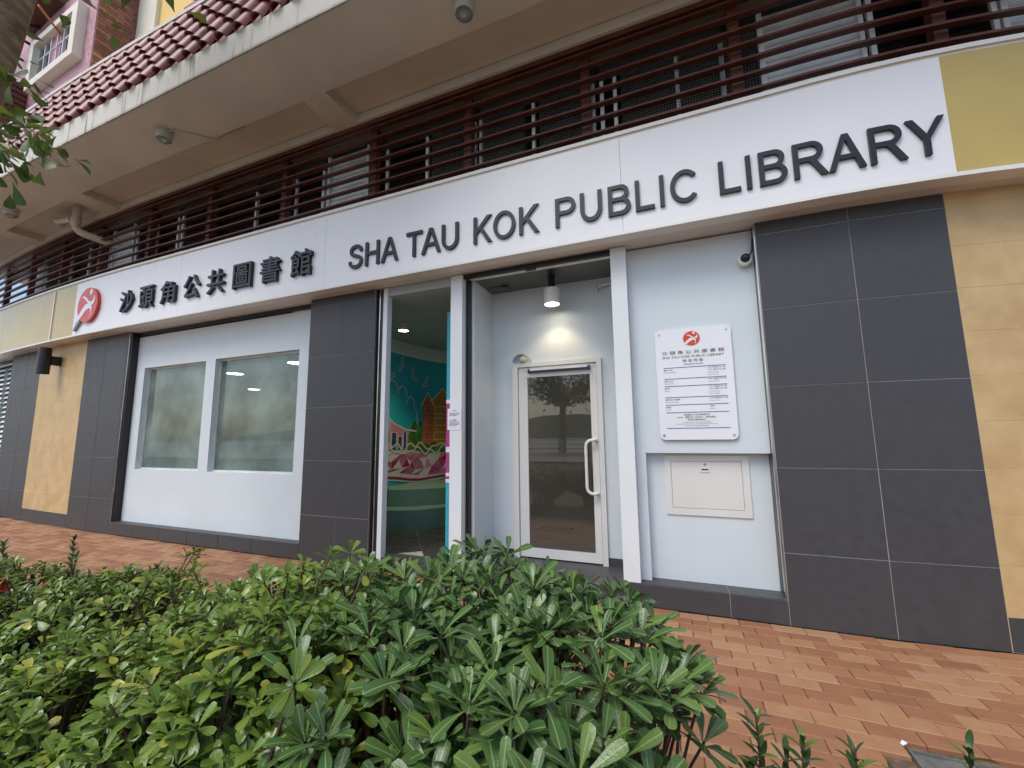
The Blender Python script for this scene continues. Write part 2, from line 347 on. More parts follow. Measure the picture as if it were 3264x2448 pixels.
# ------------------------------------------------------------------ text
def text_mesh(body, size, extrude=0.0, offset=0.0):
    cu = bpy.data.curves.new('lettering', 'FONT'); cu.body = body; cu.size = size; cu.extrude = extrude; cu.offset = offset; cu.resolution_u = 3
    o = bpy.data.objects.new('lettering', cu); col.objects.link(o)
    dg = bpy.context.evaluated_depsgraph_get(); dg.update()
    me = bpy.data.meshes.new_from_object(o.evaluated_get(dg)); bpy.data.objects.remove(o); bpy.data.curves.remove(cu)
    v = np.zeros(len(me.vertices) * 3); me.vertices.foreach_get('co', v); v = v.reshape(-1, 3)
    f = [tuple(p.vertices) for p in me.polygons]; bpy.data.meshes.remove(me)
    return v, f

def islands(v, f):
    par = list(range(len(v)))
    def find(a):
        while par[a] != a: par[a] = par[par[a]]; a = par[a]
        return a
    # weld coincident verts first (front, sides and back are separate in converted text)
    key = {}
    for i, p in enumerate(np.round(v, 5)):
        k = tuple(p)
        if k in key: par[find(i)] = find(key[k])
        else: key[k] = i
    for q in f:
        for a in q[1:]: par[find(a)] = find(q[0])
    g = {}
    for q in f: g.setdefault(find(q[0]), []).append(q)
    out = []
    for faces in g.values():
        ids = sorted({a for q in faces for a in q}); mp = {a: i for i, a in enumerate(ids)}
        out.append((v[ids], [tuple(mp[a] for a in q) for q in faces]))
    return sorted(out, key=lambda t: t[0][:, 0].min())

# ================================================================== THE SETTING
g = MB(); g.quad((-900, -900, -0.05), (900, -900, -0.05), (900, 900, -0.05), (-900, 900, -0.05))
g.build('ground', M['ground'], bend=False, kind='structure')
g = MB(); g.box(-200, 200, -15.5, -7.0, -0.2, -0.046); g.build('road', M['asphalt'], bend=False, kind='structure')
for y0, y1 in ((-7.0, -6.8), (-15.7, -15.5)):
    g = MB(); g.box(-200, 200, y0, y1, -0.2, 0.07); g.build('kerb', M['ground'], bend=False, kind='structure')
def hill(x0, x1, y, hmax, seed):
    r2 = random.Random(seed); n = 60; ph = [r2.uniform(0, 6.28) for _ in range(6)]
    def h(t): return max(0.0, math.sin(math.pi * t) ** 0.7 * (0.75 + 0.14 * math.sin(7 * t + ph[0]) + 0.08 * math.sin(17 * t + ph[1]) + 0.03 * math.sin(41 * t + ph[2]) + 0.02 * math.sin(97 * t + ph[3])))
    m_ = MB(); rows = 7
    for i in range(n + 1):
        t = i / n; x = x0 + (x1 - x0) * t
        for k in range(rows):
            q = k / (rows - 1); m_.v.append((x + 6 * math.sin(5 * t + k), y - 90 * q, -0.2 + hmax * h(t) * math.sin(q * math.pi / 2) ** 1.1 + (1.2 * math.sin(31 * t + 3 * k) if 0 < k else 0)))
    for i in range(n):
        for k in range(rows - 1):
            a = i * rows + k; m_.f.append((a, a + 1, a + rows + 1, a + rows))
    o = m_.build('hill', M['hill'], bend=False, smooth=True, kind='structure'); fix_normals(o); return o
hill(-420, 140, -230, 24, 3); hill(-40, 520, -250, 30, 8)

# pavement: jointing bed with single clay pavers laid in courses along the front
g = MB()
for i in range(60):
    x0 = -16 + i * 0.5; g.quad((x0, -6.8, -0.02), (x0 + 0.5, -6.8, -0.02), (x0 + 0.5, 1.2, -0.02), (x0, 1.2, -0.02))
pavement = g.build('pavement', M['mortar'], bend=False, kind='structure')
def paver_mesh(L_, W_, seed):
    c = 0.004; x, y = L_ / 2, W_ / 2; r2 = random.Random(seed); dz = [r2.uniform(-0.0012, 0.0012) for _ in range(4)]
    v = [(-x + c, -y + c, dz[0]), (x - c, -y + c, dz[1]), (x - c, y - c, dz[2]), (-x + c, y - c, dz[3]), (-x, -y, -c), (x, -y, -c), (x, y, -c), (-x, y, -c), (-x, -y, -0.03), (x, -y, -0.03), (x, y, -0.03), (-x, y, -0.03)]
    f = [(0, 1, 2, 3)] + [(i + 4, (i + 1) % 4 + 4, (i + 1) % 4, i) for i in range(4)] + [(i + 8, (i + 1) % 4 + 8, (i + 1) % 4 + 4, i + 4) for i in range(4)]
    return v, f
PV = []
for k in range(14):
    v, f = paver_mesh(0.1972, 0.0972, k); me = bpy.data.meshes.new('brick'); me.from_pydata(v, [], f); me.materials.append(M['paver'])
    val = rng.betavariate(2.2, 2.2); set_rnd(me, [val] * len(v)); PV.append((np.array(v), f, me, val))
bricks = []
COVER = (0.84, 1.14, -1.43, -1.155)       # grey utility cover set into the paving
for j in range(34):
    yy = -0.055 - 0.1 * j; off = 0.1 * (j % 2) + rng.uniform(-0.012, 0.012) + 0.037
    if yy < -2.12 and False: continue
    for i in range(-56, 22):
        x = i * 0.2 + off; y = yy + yc(x)
        if x > 3.9 or x < -11.6: continue
        if yy < -2.05 and x < 2.6 and x > -5.5 and yy > -3.2: continue
        if yy < -2.9: continue
        if COVER[0] - 0.04 < x < COVER[1] + 0.04 and COVER[2] - 0.03 < yy < COVER[3] + 0.03: continue
        bricks.append((x, y, rng.uniform(-0.0025, 0.0015), rng.gauss(0, 0.006), rng.randrange(14)))
for j in range(0, 8):                       # courses running in under the bowed ends
    yy = 0.045 + 0.1 * j
def brick_rank(b):
    p = project((b[0], b[1], 0)); q = project((b[0] + 0.1, b[1], 0)); q2 = project((b[0], b[1] + 0.05, 0))
    if p is None or not (-0.02 < p[0] < 1.02 and -0.02 < p[1] < 1.02): return 1e9
    size = abs((q[0] - p[0]) * (q2[1] - p[1]))
    behind_hedge = (p[1] > 0.74 and p[0] < 0.70)
    return (1.0 if behind_hedge else 0.0) - size
bricks.sort(key=brick_rank)
for x, y, z, rz, k in bricks[:300]:
    o = bpy.data.objects.new('brick', PV[k][2]); col.objects.link(o); o.parent = pavement
    o.location = Vector((x, y, z)) - pavement.location; o.rotation_euler = (rng.gauss(0, 0.004), rng.gauss(0, 0.003), rz + math.atan(0.14 * max(0, x - 1)))
V = []; F_ = []; RN = []
for x, y, z, rz, k in bricks[300:]:
    v, f, me, val = PV[k]; c, s = math.cos(rz + math.atan(0.14 * max(0, x - 1))), math.sin(rz + math.atan(0.14 * max(0, x - 1))); n = len(V)
    V += [(x + c * p[0] - s * p[1], y + s * p[0] + c * p[1], z + p[2]) for p in v]; F_ += [tuple(n + a for a in q) for q in f]; RN += [val] * len(v)
g = MB(); g.v = V; g.f = F_; o = g.build('bricks', M['paver'], pavement, bend=False, kind='stuff'); set_rnd(o.data, RN)
# planting bed
g = MB(); nx, ny = 70, 14
for i in range(nx + 1):
    for j in range(ny + 1):
        x = -5.5 + 8.1 * i / nx; y = -3.25 + 1.15 * j / ny; e = min(1, min(j, ny - j) / 2)
        g.v.append((x, y, -0.015 + e * (0.035 + 0.02 * math.sin(9 * x + 5 * y) + rng.uniform(-0.012, 0.012))))
for i in range(nx):
    for j in range(ny):
        a = i * (ny + 1) + j; g.f.append((a, a + ny + 1, a + ny + 2, a + 1))
g.build('soil_bed', M['soil'], bend=False, smooth=True, kind='structure')

# ================================================================== THE LIBRARY BUILDING
B = thing('library_building', (-3.5, 0, 0), 'library front with dark tiled piers, white panels and brown louvres above', 'building')
ROWS = [0.0, 0.492, 1.092, 1.692, 2.292, 2.892, 2.998]
def tile_set(parent, xs, zs, y, m, gap=0.005, th=0.014, chamfer=0.0015):
    for i in range(len(xs) - 1):
        for k in range(len(zs) - 1):
            a, b = sorted((xs[i], xs[i + 1])); c, d = zs[k], zs[k + 1]
            dy = rng.uniform(-0.0008, 0.0008)
            MB().cbox(a + gap / 2, b - gap / 2, y + dy, y + th, c + gap / 2, d - gap / 2, chamfer).build('tile', m, parent)
def tiled_pillar(x0, x1, cols, depth=0.20, name='tiled_pillar'):
    g = MB()
    for a, b in zip(cols, cols[1:]): g.box(a, b, 0.004, depth, 0, 3.0)
    p = g.build(name, M['grout'], B)
    tile_set(p, cols, ROWS, 0.0, M['tile_dark']); return p
tiled_pillar(-12.02, -10.62, [-12.02, -11.82, -11.22, -10.62])
tiled_pillar(-8.965, -7.765, [-8.965, -8.365, -7.765])
pm = tiled_pillar(-4.012, -3.052, [-4.012, -3.507, -3.052])
tiled_pillar(0.667, 1.828, [0.667, 1.265, 1.828])
# sand-coloured piers over a dark plinth
for x0, x1, cols in ((-10.62, -8.965, [-10.62, -9.8, -8.965]), (1.828, 4.2, [1.828, 2.43, 3.03, 3.63, 4.2])):
    g = MB()
    for a, b in zip(cols, cols[1:]): g.box(a, b, 0.0022, 0.35, 0, 3.0)
    p = g.build('sandstone_pillar', M['sand_grout'], B)
    tile_set(p, cols, [0.205 + 0.3 * k for k in range(10)] + [2.998], 0.001, M['sand_tile'], gap=0.0012)
    tile_set(p, cols, [0.0, 0.205], 0.0, M['tile_dark'])
# pier side return, stainless edge, shutter guide and white jamb beside the open entry
p = MB().box(-3.052, -3.04, 0.014, 0.20, 0, 3.0).build('pier_return', M['tile_dark'], B)
MB().box(-3.038, -2.985, 0.05, 0.18, 0.0, 2.99).build('shutter_guide', M['black'], B)
MB().box(-2.997, -2.985, 0.012, 0.05, 0.0, 2.97).build('guide_edge', M['chrome'], B)
MB().box(-2.985, -2.945, 0.02, 0.12, 0.0, 2.97).build('shutter_guide', M['black'], B)
MB().box(-2.944, -2.89, 0.012, 0.09, 0.0, 2.99).build('jamb', M['white'], B)
MB().box(-2.944, -2.925, 0.09, 0.13, 0.0, 2.99).build('jamb_lining', M['teal'], B)
# ---- window bay
def holed_wall(name, x0, x1, z0, z1, holes, y, depth, m, parent):
    xs = sorted({x0, x1} | {h[0] for h in holes} | {h[1] for h in holes}); zs = sorted({z0, z1} | {h[2] for h in holes} | {h[3] for h in holes})
    g = MB()
    for i in range(len(xs) - 1):
        for k in range(len(zs) - 1):
            cx, cz = (xs[i] + xs[i + 1]) / 2, (zs[k] + zs[k + 1]) / 2
            if any(h[0] < cx < h[1] and h[2] < cz < h[3] for h in holes): continue
            g.quad((xs[i], y, zs[k]), (xs[i + 1], y, zs[k]), (xs[i + 1], y, zs[k + 1]), (xs[i], y, zs[k + 1]))
            g.quad((xs[i], y + depth, zs[k]), (xs[i], y + depth, zs[k + 1]), (xs[i + 1], y + depth, zs[k + 1]), (xs[i + 1], y + depth, zs[k]))
    for a, b, c, d in holes + [(x0, x1, z0, z1)]:
        for (p, q) in (((a, c), (b, c)), ((b, c), (b, d)), ((b, d), (a, d)), ((a, d), (a, c))):
            g.quad((p[0], y, p[1]), (q[0], y, q[1]), (q[0], y + depth, q[1]), (p[0], y + depth, p[1]))
    o = g.build(name, m, parent); return o
WIN = [(-7.49, -6.06, 0.92, 2.435), (-5.862, -4.30, 0.915, 2.445)]
wp = holed_wall('window_panel', -7.70, -4.012, 0.17, 2.93, WIN, 0.12, 0.10, M['pale_blue'], B)
for (a, b, c, d) in WIN:
    fr = MB(); t = 0.022
    for q in ((a, a + t, c, d), (b - t, b, c, d), (a + t, b - t, c, c + t), (a + t, b - t, d - t, d)): fr.box(q[0], q[1], 0.185, 0.218, q[2], q[3])
    fo = fr.build('window', M['alu'], B)
    MB().quad((a + t, 0.2, c + t), (b - t, 0.2, c + t), (b - t, 0.2, d - t), (a + t, 0.2, d - t)).build('pane', M['glass_misted'], fo)
MB().box(-7.762, -7.735, 0.012, 0.06, 0.17, 2.985).build('guide_edge', M['chrome'], B)
MB().box(-7.735, -7.702, 0.03, 0.3, 0.17, 2.985).build('shutter_guide', M['black'], B)
MB().box(-7.70, -4.014, 0.10, 0.26, 2.945, 2.99).build('shutter_box', M['black'], B)
st = MB().box(-7.762, -4.014, 0.006, 0.30, 0.0, 0.164).build('sill', M['grout'], B)
tile_set(st, [-7.762, -7.16, -6.56, -5.96, -5.36, -4.76, -4.014], [0.0, 0.168], 0.0, M['tile_dark'])
for a, b in zip([-7.762, -6.56, -5.36], [-6.56, -5.36, -4.014]):
    MB().box(a + 0.0025, b - 0.0025, 0.003, 0.20, 0.160, 0.1705).build('tile', M['tile_dark'], st)
# library room seen through the misted panes
rm = MB(); x0, x1, y0, y1, z0, z1 = -12.4, -4.22, 0.24, 5.2, 0.1, 2.80
rm.quad((x0, y1, z0), (x1, y1, z0), (x1, y1, z1), (x0, y1, z1)).quad((x0, y0, z0), (x0, y1, z0), (x0, y1, z1), (x0, y0, z1)).quad((x1, y0, z0), (x1, y0, z1), (x1, y1, z1), (x1, y1, z0)).quad((x0, y0, z1), (x0, y1, z1), (x1, y1, z1), (x1, y0, z1)).quad((x0, y0, z0), (x1, y0, z0), (x1, y1, z0), (x0, y1, z0))
rm.build('reading_room', M['room_wall'], B, bend=False)
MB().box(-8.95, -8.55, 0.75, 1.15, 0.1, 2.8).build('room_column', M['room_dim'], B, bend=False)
for (lx, ly) in ((-11.14, 2.18), (-8.77, 2.35), (-11.1, 4.4), (-6.53, 1.99)):
    lf = MB().lathe([(0.17, 0), (0.17, 0.03)], (lx, ly, 2.745)).build('ceiling_lamp', M['white_plastic'], B)
    MB().lathe([(0.155, 0), (0.155, 0.004)], (lx, ly, 2.739)).build('lens', M['lamp_room'], lf)
# ---- posts, entry lintel, door recess
MB().box(-2.083, -1.951, 0.0, 0.078, 0.0, 2.992).build('post', M['white'], B)
MB().box(-0.463, -0.331, 0.0, 0.30, 0.172, 2.992).build('post', M['white'], B)
MB().box(-1.949, -1.912, 0.085, 0.14, 0.10, 2.99).build('shutter_guide', M['black'], B)
MB().box(-2.945, -2.084, 0.03, 0.12, 2.90, 2.995).build('lintel', M['ceil_in'], B)
MB().box(-1.948, -0.466, 0.02, 0.066, 2.955, 2.992).build('shutter_slot_shade', M['black'], B)  # solid black strip standing for the shade in the open gap
MB().box(-1.948, -0.466, 0.068, 0.137, 2.962, 2.99).build('shutter_bar', M['trim'], B)
MB().box(-1.27, -1.17, 0.012, 0.05, 2.93, 2.955).build('shutter_latch', M['black'], B)
MB().box(-1.91, -0.466, 0.139, 0.60, 2.966, 2.985).build('steel_ceiling', M['steel_ceiling'], B)
ap = MB().box(-1.84, -1.62, 0.40, 0.57, 2.958, 2.9655).build('ceiling_hatch', M['steel_ceiling'], B)
MB().box(-1.68, -1.60, 0.39, 0.40, 2.948, 2.957).build('hatch_catch', M['black'], ap)
DOOR_HOLE = (-1.575, -0.725, 0.10, 2.083)
holed_wall('recess_wall', -1.90, -0.30, 0.10, 2.966, [DOOR_HOLE], 0.60, 0.12, M['pale_blue'], B)
MB().box(-2.02, -1.882, 0.14, 0.60, 0.10, 2.964).build('recess_side_wall', M['pale_blue'], B)
MB().box(-2.06, -0.47, 0.08, 0.66, -0.01, 0.10).build('entrance_step', M['tile_dark'], B)
MB().box(-0.672, -0.466, 0.59, 0.5995, 0.10, 0.175).build('skirting', M['tile_dark'], B)
MB().box(-1.88, -1.638, 0.59, 0.5995, 0.10, 0.175).build('skirting', M['tile_dark'], B)
# door: frame, leaf, glass, handle, closer
dr = MB()
for q in ((-1.636, -1.577, 0.10, 2.128), (-0.722, -0.672, 0.10, 2.128), (-1.577, -0.722, 2.084, 2.128)): dr.box(q[0], q[1], 0.572, 0.64, q[2], q[3])
door = dr.build('door', M['door_paint'], B)
lf = MB(); a, b, c, d = -1.570, -0.728, 0.112, 2.078
for q in ((a, a + 0.098, c, d), (b - 0.066, b, c, d), (a + 0.098, b - 0.066, c, 0.203), (a + 0.098, b - 0.066, 1.970, d)): lf.box(q[0], q[1], 0.592, 0.632, q[2], q[3])
leaf = lf.build('door_leaf', M['door_paint'], door)
MB().box(-1.577, -0.722, 0.633, 0.64, 0.10, 2.084).build('door_gap', M['black'], door) if False else None
MB().quad((a + 0.098, 0.604, 0.203), (b - 0.066, 0.604, 0.203), (b - 0.066, 0.604, 1.970), (a + 0.098, 0.604, 1.970)).build('pane', M['glass_door'], door)
hx, hy = -0.835, 0.53
arc = lambda zc, sg: [(hx + 0.06 * (1 - math.cos(t)), hy, zc + sg * 0.06 * math.sin(t)) for t in [k * math.pi / 10 for k in range(0, 6)]]
path = [(-0.752, 0.60, 0.775), (-0.752, hy + 0.012, 0.775), (-0.765, hy, 0.775)] + [(-0.845 + 0.06, hy, 0.775), (-0.845 + 0.03, hy, 0.783), (-0.845 + 0.008, hy, 0.805), (-0.845, hy, 0.835), (-0.845, hy, 1.235), (-0.845 + 0.008, hy, 1.265), (-0.845 + 0.03, hy, 1.287), (-0.845 + 0.06, hy, 1.295), (-0.765, hy, 1.295), (-0.752, hy + 0.012, 1.295), (-0.752, 0.60, 1.295)]
MB().tube(path, 0.0155, 12).build('handle', M['white_plastic'], door, smooth=True)
cl = MB().box(-1.44, -0.80, 0.555, 0.59, 2.016, 2.036).build('door_closer', M['black'], door)
MB().box(-1.43, -0.815, 0.553, 0.59, 2.0365, 2.052).build('closer_cover', M['alu'], cl)
for e in (-1.452, -0.80): MB().box(e, e + 0.014, 0.549, 0.591, 2.012, 2.054).build('end_cap', M['black'], cl)
# hall behind the door
rm = MB(); x0, x1, y0, y1, z0, z1 = -2.04, 0.2, 0.74, 4.4, 0.10, 2.7
rm.quad((x0, y1, z0), (x1, y1, z0), (x1, y1, z1), (x0, y1, z1)).quad((x0, y0, z0), (x0, y1, z0), (x0, y1, z1), (x0, y0, z1)).quad((x1, y0, z0), (x1, y0, z1), (x1, y1, z1), (x1, y1, z0)).quad((x0, y0, z1), (x0, y1, z1), (x1, y1, z1), (x1, y0, z1))
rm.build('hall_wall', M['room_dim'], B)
MB().box(-2.04, 0.2, 0.662, 4.4, 0.02, 0.103).build('hall_floor', M['floor_door'], B)
hl = MB().lathe([(0.08, 0), (0.08, 0.06)], (-1.15, 2.0, 2.64)).build('ceiling_lamp', M['white_plastic'], B)
MB().lathe([(0.07, 0), (0.07, 0.004)], (-1.15, 2.0, 2.632)).build('lens', M['lamp_room'], hl)
_hl = bpy.data.lights.new('lamp_light', 'SPOT'); _hl.energy = 24; _hl.color = (1.0, 0.90, 0.74); _hl.spot_size = R(150); _hl.spot_blend = 0.8; _hl.shadow_soft_size = 0.07
_ho = bpy.data.objects.new('lamp_light', _hl); col.objects.link(_ho); _ho.parent = hl; _ho.location = Vector((-1.15, 2.0, 2.60)) - wloc(hl)
# ---- notice bay
MB().box(-0.33, 0.655, 0.10, 0.30, 1.19, 2.985).build('bay_panel', M['pale_blue'], B)
MB().box(-0.33, -0.252, 0.10, 0.30, 0.17, 1.19).build('bay_return', M['pale_blue'], B)
MB().box(-0.252, 0.655, 0.18, 0.30, 0.17, 1.19).build('bay_panel', M['pale_blue'], B)
MB().box(0.6555, 0.6655, 0.02, 0.05, 0.18, 2.98).build('guide_edge', M['chrome'], B)
MB().box(0.6555, 0.6665, 0.051, 0.30, 0.17, 2.99).build('shutter_guide', M['black'], B)
st = MB().box(-0.465, 0.662, 0.006, 0.30, 0.0, 0.164).build('step', M['grout'], B)
tile_set(st, [-0.465, 0.297, 0.662], [0.0, 0.168], 0.0, M['tile_dark'])
for a, b in ((-0.33, 0.297), (0.297, 0.655)): MB().box(a + 0.0025, b - 0.0025, 0.003, 0.26, 0.160, 0.1705).build('tile', M['tile_dark'], st)
# hatch in the bay
h = MB()
for q in ((-0.111, -0.063, 0.688, 1.168), (0.464, 0.513, 0.688, 1.168), (-0.063, 0.464, 0.688, 0.742), (-0.063, 0.464, 1.122, 1.168)): h.cbox(q[0], q[1], 0.168, 0.18, q[2], q[3], 0.001)
ht = h.build('access_hatch', M['hatch'], None, bend=True); tag(ht, 'cream metal access hatch set low in the white bay panel', 'hatch')
lid = MB().cbox(-0.059, 0.460, 0.170, 0.18, 0.746, 1.118, 0.0015).build('hatch_lid', M['hatch'], ht)
MB().lathe([(0.010, 0), (0.010, 0.006)], (0.197, 0.165, 1.098), 'Y', 12).build('lock', M['chrome'], ht)
MB().cbox(0.160, 0.232, 0.165, 0.17, 1.033, 1.074, 0.001).build('pull_plate', M['hatch'], ht)
MB().box(0.172, 0.220, 0.1645, 0.165, 1.050, 1.061).build('pull_slot', M['black'], ht)

# ---- fascia: underside, golden cladding, white trims
NXF = 60
MB().box(-13.5, 4.0, -0.209, 0.35, 3.001, 3.006, nx=NXF).build('fascia_soffit', M['under'], B)
MB().box(-13.5, 4.0, -0.205, -0.10, 3.03, 3.90, nx=NXF).build('fascia_core', M['under'], B)
MB().box(-13.5, 4.0, -0.222, -0.10, 2.996, 3.024, nx=NXF).build('fascia_trim', M['trim'], B)
MB().box(-13.5, 4.0, -0.228, -0.08, 3.893, 3.925, nx=NXF).build('fascia_trim', M['trim'], B)
MB().box(-13.5, 4.0, -0.214, -0.205, 3.872, 3.893, nx=NXF).build('trim_shadow_gap', M['soffit'], B)
for x0, x1 in ((-13.5, -11.9), (-11.895, -9.71), (-9.67, -8.93), (1.805, 2.35), (2.355, 4.0)):
    MB().box(x0, x1, -0.212, -0.205, 3.025, 3.871, nx=8).build('cladding_panel', M['gold'], B)
MB().box(-9.708, -9.672, -0.224, -0.205, 3.025, 3.871).build('cladding_mullion', M['trim'], B)
# ---- mural entry behind the open doorway
ent = MB(); ent.box(-4.4, -2.10, 0.22, 4.2, 0.02, 0.115); fl = ent.build('entry_floor', M['grout'], B)
MB().box(-2.943, -2.086, 0.02, 0.218, 0.0, 0.118).build('threshold', M['tile_dark'], B)
th_ = R(38)
for i in range(-9, 9):
    for j in range(-9, 9):
        cx = -3.1 + (i * math.cos(th_) - j * math.sin(th_)) * 0.4; cy = 1.3 + (i * math.sin(th_) + j * math.cos(th_)) * 0.4
        if not (-4.0 < cx < -2.3 and 0.25 < cy < 3.6): continue
        pts = [(cx + (u * math.cos(th_) - w * math.sin(th_)) * 0.198, cy + (u * math.sin(th_) + w * math.cos(th_)) * 0.198, 0.116) for u, w in ((-1, -1), (1, -1), (1, 1), (-1, 1))]
        MB().prism(pts, (0, 0, 0.004)).build('tile', M['floor_in'], fl)
MB().box(-4.45, -2.06, 0.122, 4.2, 2.90, 2.96).build('entry_ceiling', M['ceil_in'], B)
curve = [(-4.12, 0.42), (-4.12, 1.0), (-4.11, 1.6), (-4.09, 2.0), (-4.03, 2.4), (-3.92, 2.75), (-3.74, 3.05), (-3.45, 3.3), (-3.0, 3.45), (-2.1, 3.5)]
def smooth_curve(pts, n):
    out = []
    for i in range(len(pts) - 1):
        p0, p1, p2, p3 = (Vector(pts[max(i - 1, 0)]), Vector(pts[i]), Vector(pts[i + 1]), Vector(pts[min(i + 2, len(pts) - 1)]))
        for k in range(n):
            t = k / n; out.append(0.5 * ((2 * p1) + (p2 - p0) * t + (2 * p0 - 5 * p1 + 4 * p2 - p3) * t * t + (3 * p1 - p0 - 3 * p2 + p3) * t ** 3))
    return out + [Vector(pts[-1])]
CW = smooth_curve(curve, 6); LEN = [0.0]
for a, b in zip(CW, CW[1:]): LEN.append(LEN[-1] + (b - a).length)
def on_wall(u, z, off):
    """point at distance u along the mural wall, height z, off in front of it"""
    u = max(0, min(u, LEN[-1] - 1e-4)); i = max(k for k in range(len(LEN)) if LEN[k] <= u); i = min(i, len(CW) - 2)
    t = (u - LEN[i]) / (LEN[i + 1] - LEN[i]); p = CW[i].lerp(CW[i + 1], t); d = (CW[i + 1] - CW[i]).normalized(); n = Vector((d.y, -d.x))
    return (p.x + n.x * off, p.y + n.y * off, z)
g = MB()
for a, b, z0, z1 in ((0, LEN[-1], 0.1, 2.68),):
    for i in range(len(CW) - 1): g.quad((CW[i].x, CW[i].y, z0), (CW[i + 1].x, CW[i + 1].y, z0), (CW[i + 1].x, CW[i + 1].y, z1), (CW[i].x, CW[i].y, z1))
mw = g.build('mural_wall', M['teal'], B, bend=False)
g = MB()
for i in range(len(CW) - 1): g.quad((CW[i].x, CW[i].y, 2.68), (CW[i + 1].x, CW[i + 1].y, 2.68), (CW[i + 1].x, CW[i + 1].y, 2.91), (CW[i].x, CW[i].y, 2.91))
g.build('wall_frieze', M['white'], B, bend=False)
def paint(name, pts, m, off=0.003):
    """flat painted shape on the mural wall, cut into narrow strips so that it follows the curve"""
    pts = [(1.0 + (p[0] - 1.0) * 0.66, p[1]) for p in pts]; us = [p[0] for p in pts]; n = max(1, int((max(us) - min(us)) / 0.12)); g = MB()
    for k in range(n):
        a = min(us) + (max(us) - min(us)) * k / n; b = min(us) + (max(us) - min(us)) * (k + 1) / n; poly = list(pts)
        for lim, sgn in ((a, 1), (b, -1)):
            out = []
            for i in range(len(poly)):
                p, q = poly[i], poly[(i + 1) % len(poly)]; ip, iq = (p[0] - lim) * sgn >= -1e-9, (q[0] - lim) * sgn >= -1e-9
                if ip: out.append(p)
                if ip != iq:
                    t = (lim - p[0]) / (q[0] - p[0]); out.append((lim, p[1] + (q[1] - p[1]) * t))
            poly = out
            if len(poly) < 3: break
        if len(poly) >= 3: g.poly([on_wall(u, z, off) for u, z in poly])
    return g.build(name, m, mw, bend=False)
def stroke(name, pts, w, m, off=0.006):
    g = MB(); L_ = [Vector((1.0 + (p[0] - 1.0) * 0.66, p[1])) for p in pts]; ed = []
    for i, p in enumerate(L_):
        t = (L_[min(i + 1, len(L_) - 1)] - L_[max(i - 1, 0)]); t = t.normalized() if t.length > 1e-6 else Vector((1, 0)); n = Vector((-t.y, t.x)) * w / 2
        ed.append((p + n, p - n))
    for (a, b), (c, d) in zip(ed, ed[1:]): g.quad(on_wall(*b, off), on_wall(*d, off), on_wall(*c, off), on_wall(*a, off))
    return g.build(name, m, mw, bend=False)
# coordinates along the wall: u 0.9 .. 2.9 m is what the doorway shows
paint('painted_hill', [(0.4, 1.2), (0.4, 1.78), (0.9, 1.80), (1.15, 1.72), (1.5, 1.56), (1.9, 1.47), (2.4, 1.44), (2.4, 1.2)], M['rose'])
stroke('hill_outline', [(0.4, 1.78), (0.9, 1.80), (1.15, 1.72), (1.5, 1.56), (1.9, 1.47), (2.4, 1.44)], 0.03, M['mural_white'])
for u0, u1, z1, mm in ((0.55, 0.78, 1.60, 'mural_orange'), (1.0, 1.14, 1.55, 'mural_lime'), (1.17, 1.36, 1.62, 'mural_lime'), (1.17, 1.36, 1.42, 'mural_navy'), (1.42, 1.60, 1.42, 'mural_navy'), (1.66, 1.80, 1.36, 'mural_navy'), (1.84, 1.96, 1.43, 'mural_navy'), (1.0, 1.13, 1.36, 'mural_navy')):
    o_ = 0.005 if mm != 'mural_navy' else 0.0065
    paint('painted_building', [(u0, 1.16), (u1, 1.16), (u1, z1), (u0, z1)], M[mm], o_)
    stroke('building_outline', [(u0, 1.16), (u0, z1), (u1, z1), (u1, 1.16)], 0.02, M['mural_white'], o_ + 0.0015)
paint('painted_tree', [(2.02, 1.12), (2.02, 1.38), (2.15, 1.55), (2.22, 1.62), (2.32, 1.56), (2.42, 1.42), (2.44, 1.12)], M['mural_green'], 0.008)
paint('painted_tree', [(2.40, 1.10), (2.40, 1.60), (2.50, 1.62), (2.50, 1.10)], M['mural_green'], 0.007)
for u0, u1, zt, mm in ((2.52, 2.86, 1.92, 'mural_orange'), (2.86, 3.5, 2.02, 'mural_amber')):
    paint('painted_house', [(u0, 1.15), (u1, 1.15), (u1, zt), ((u0 + u1) / 2, zt + 0.18), (u0, zt)], M[mm], 0.006)
    stroke('roof_outline', [(u0 - 0.07, zt - 0.06), ((u0 + u1) / 2, zt + 0.19), (u1 + 0.02, zt - 0.02)], 0.03, M['mural_white'], 0.009)
    for zz in (1.3, 1.55, 1.75): stroke('window_outline', [(u0 + 0.06, zz), (u1 - 0.06, zz), (u1 - 0.06, zz + 0.13), (u0 + 0.06, zz + 0.13), (u0 + 0.06, zz)], 0.014, M['mural_white'] if mm == 'mural_amber' else M['rose'], 0.009)
paint('painted_bush', [(2.45, 1.08), (2.48, 1.22), (2.6, 1.25), (2.75, 1.20), (2.9, 1.28), (3.05, 1.2), (3.2, 1.24), (3.3, 1.08)], M['mural_green'], 0.010)
cloud = []
for k, (cu, cz, rr) in enumerate(((0.75, 1.98, 0.14), (1.05, 2.02, 0.16), (1.42, 2.05, 0.19), (1.78, 2.0, 0.17), (2.08, 1.86, 0.15))):
    stroke('cloud_outline', [(cu + rr * math.cos(a), cz + rr * math.sin(a)) for a in [math.pi * (0.95 - 0.9 * t / 9) for t in range(10)]], 0.018, M['mural_white'])
stroke('cloud_outline', [(2.2, 1.86), (2.3, 1.76), (2.33, 1.62), (2.3, 1.52)], 0.018, M['mural_white'])
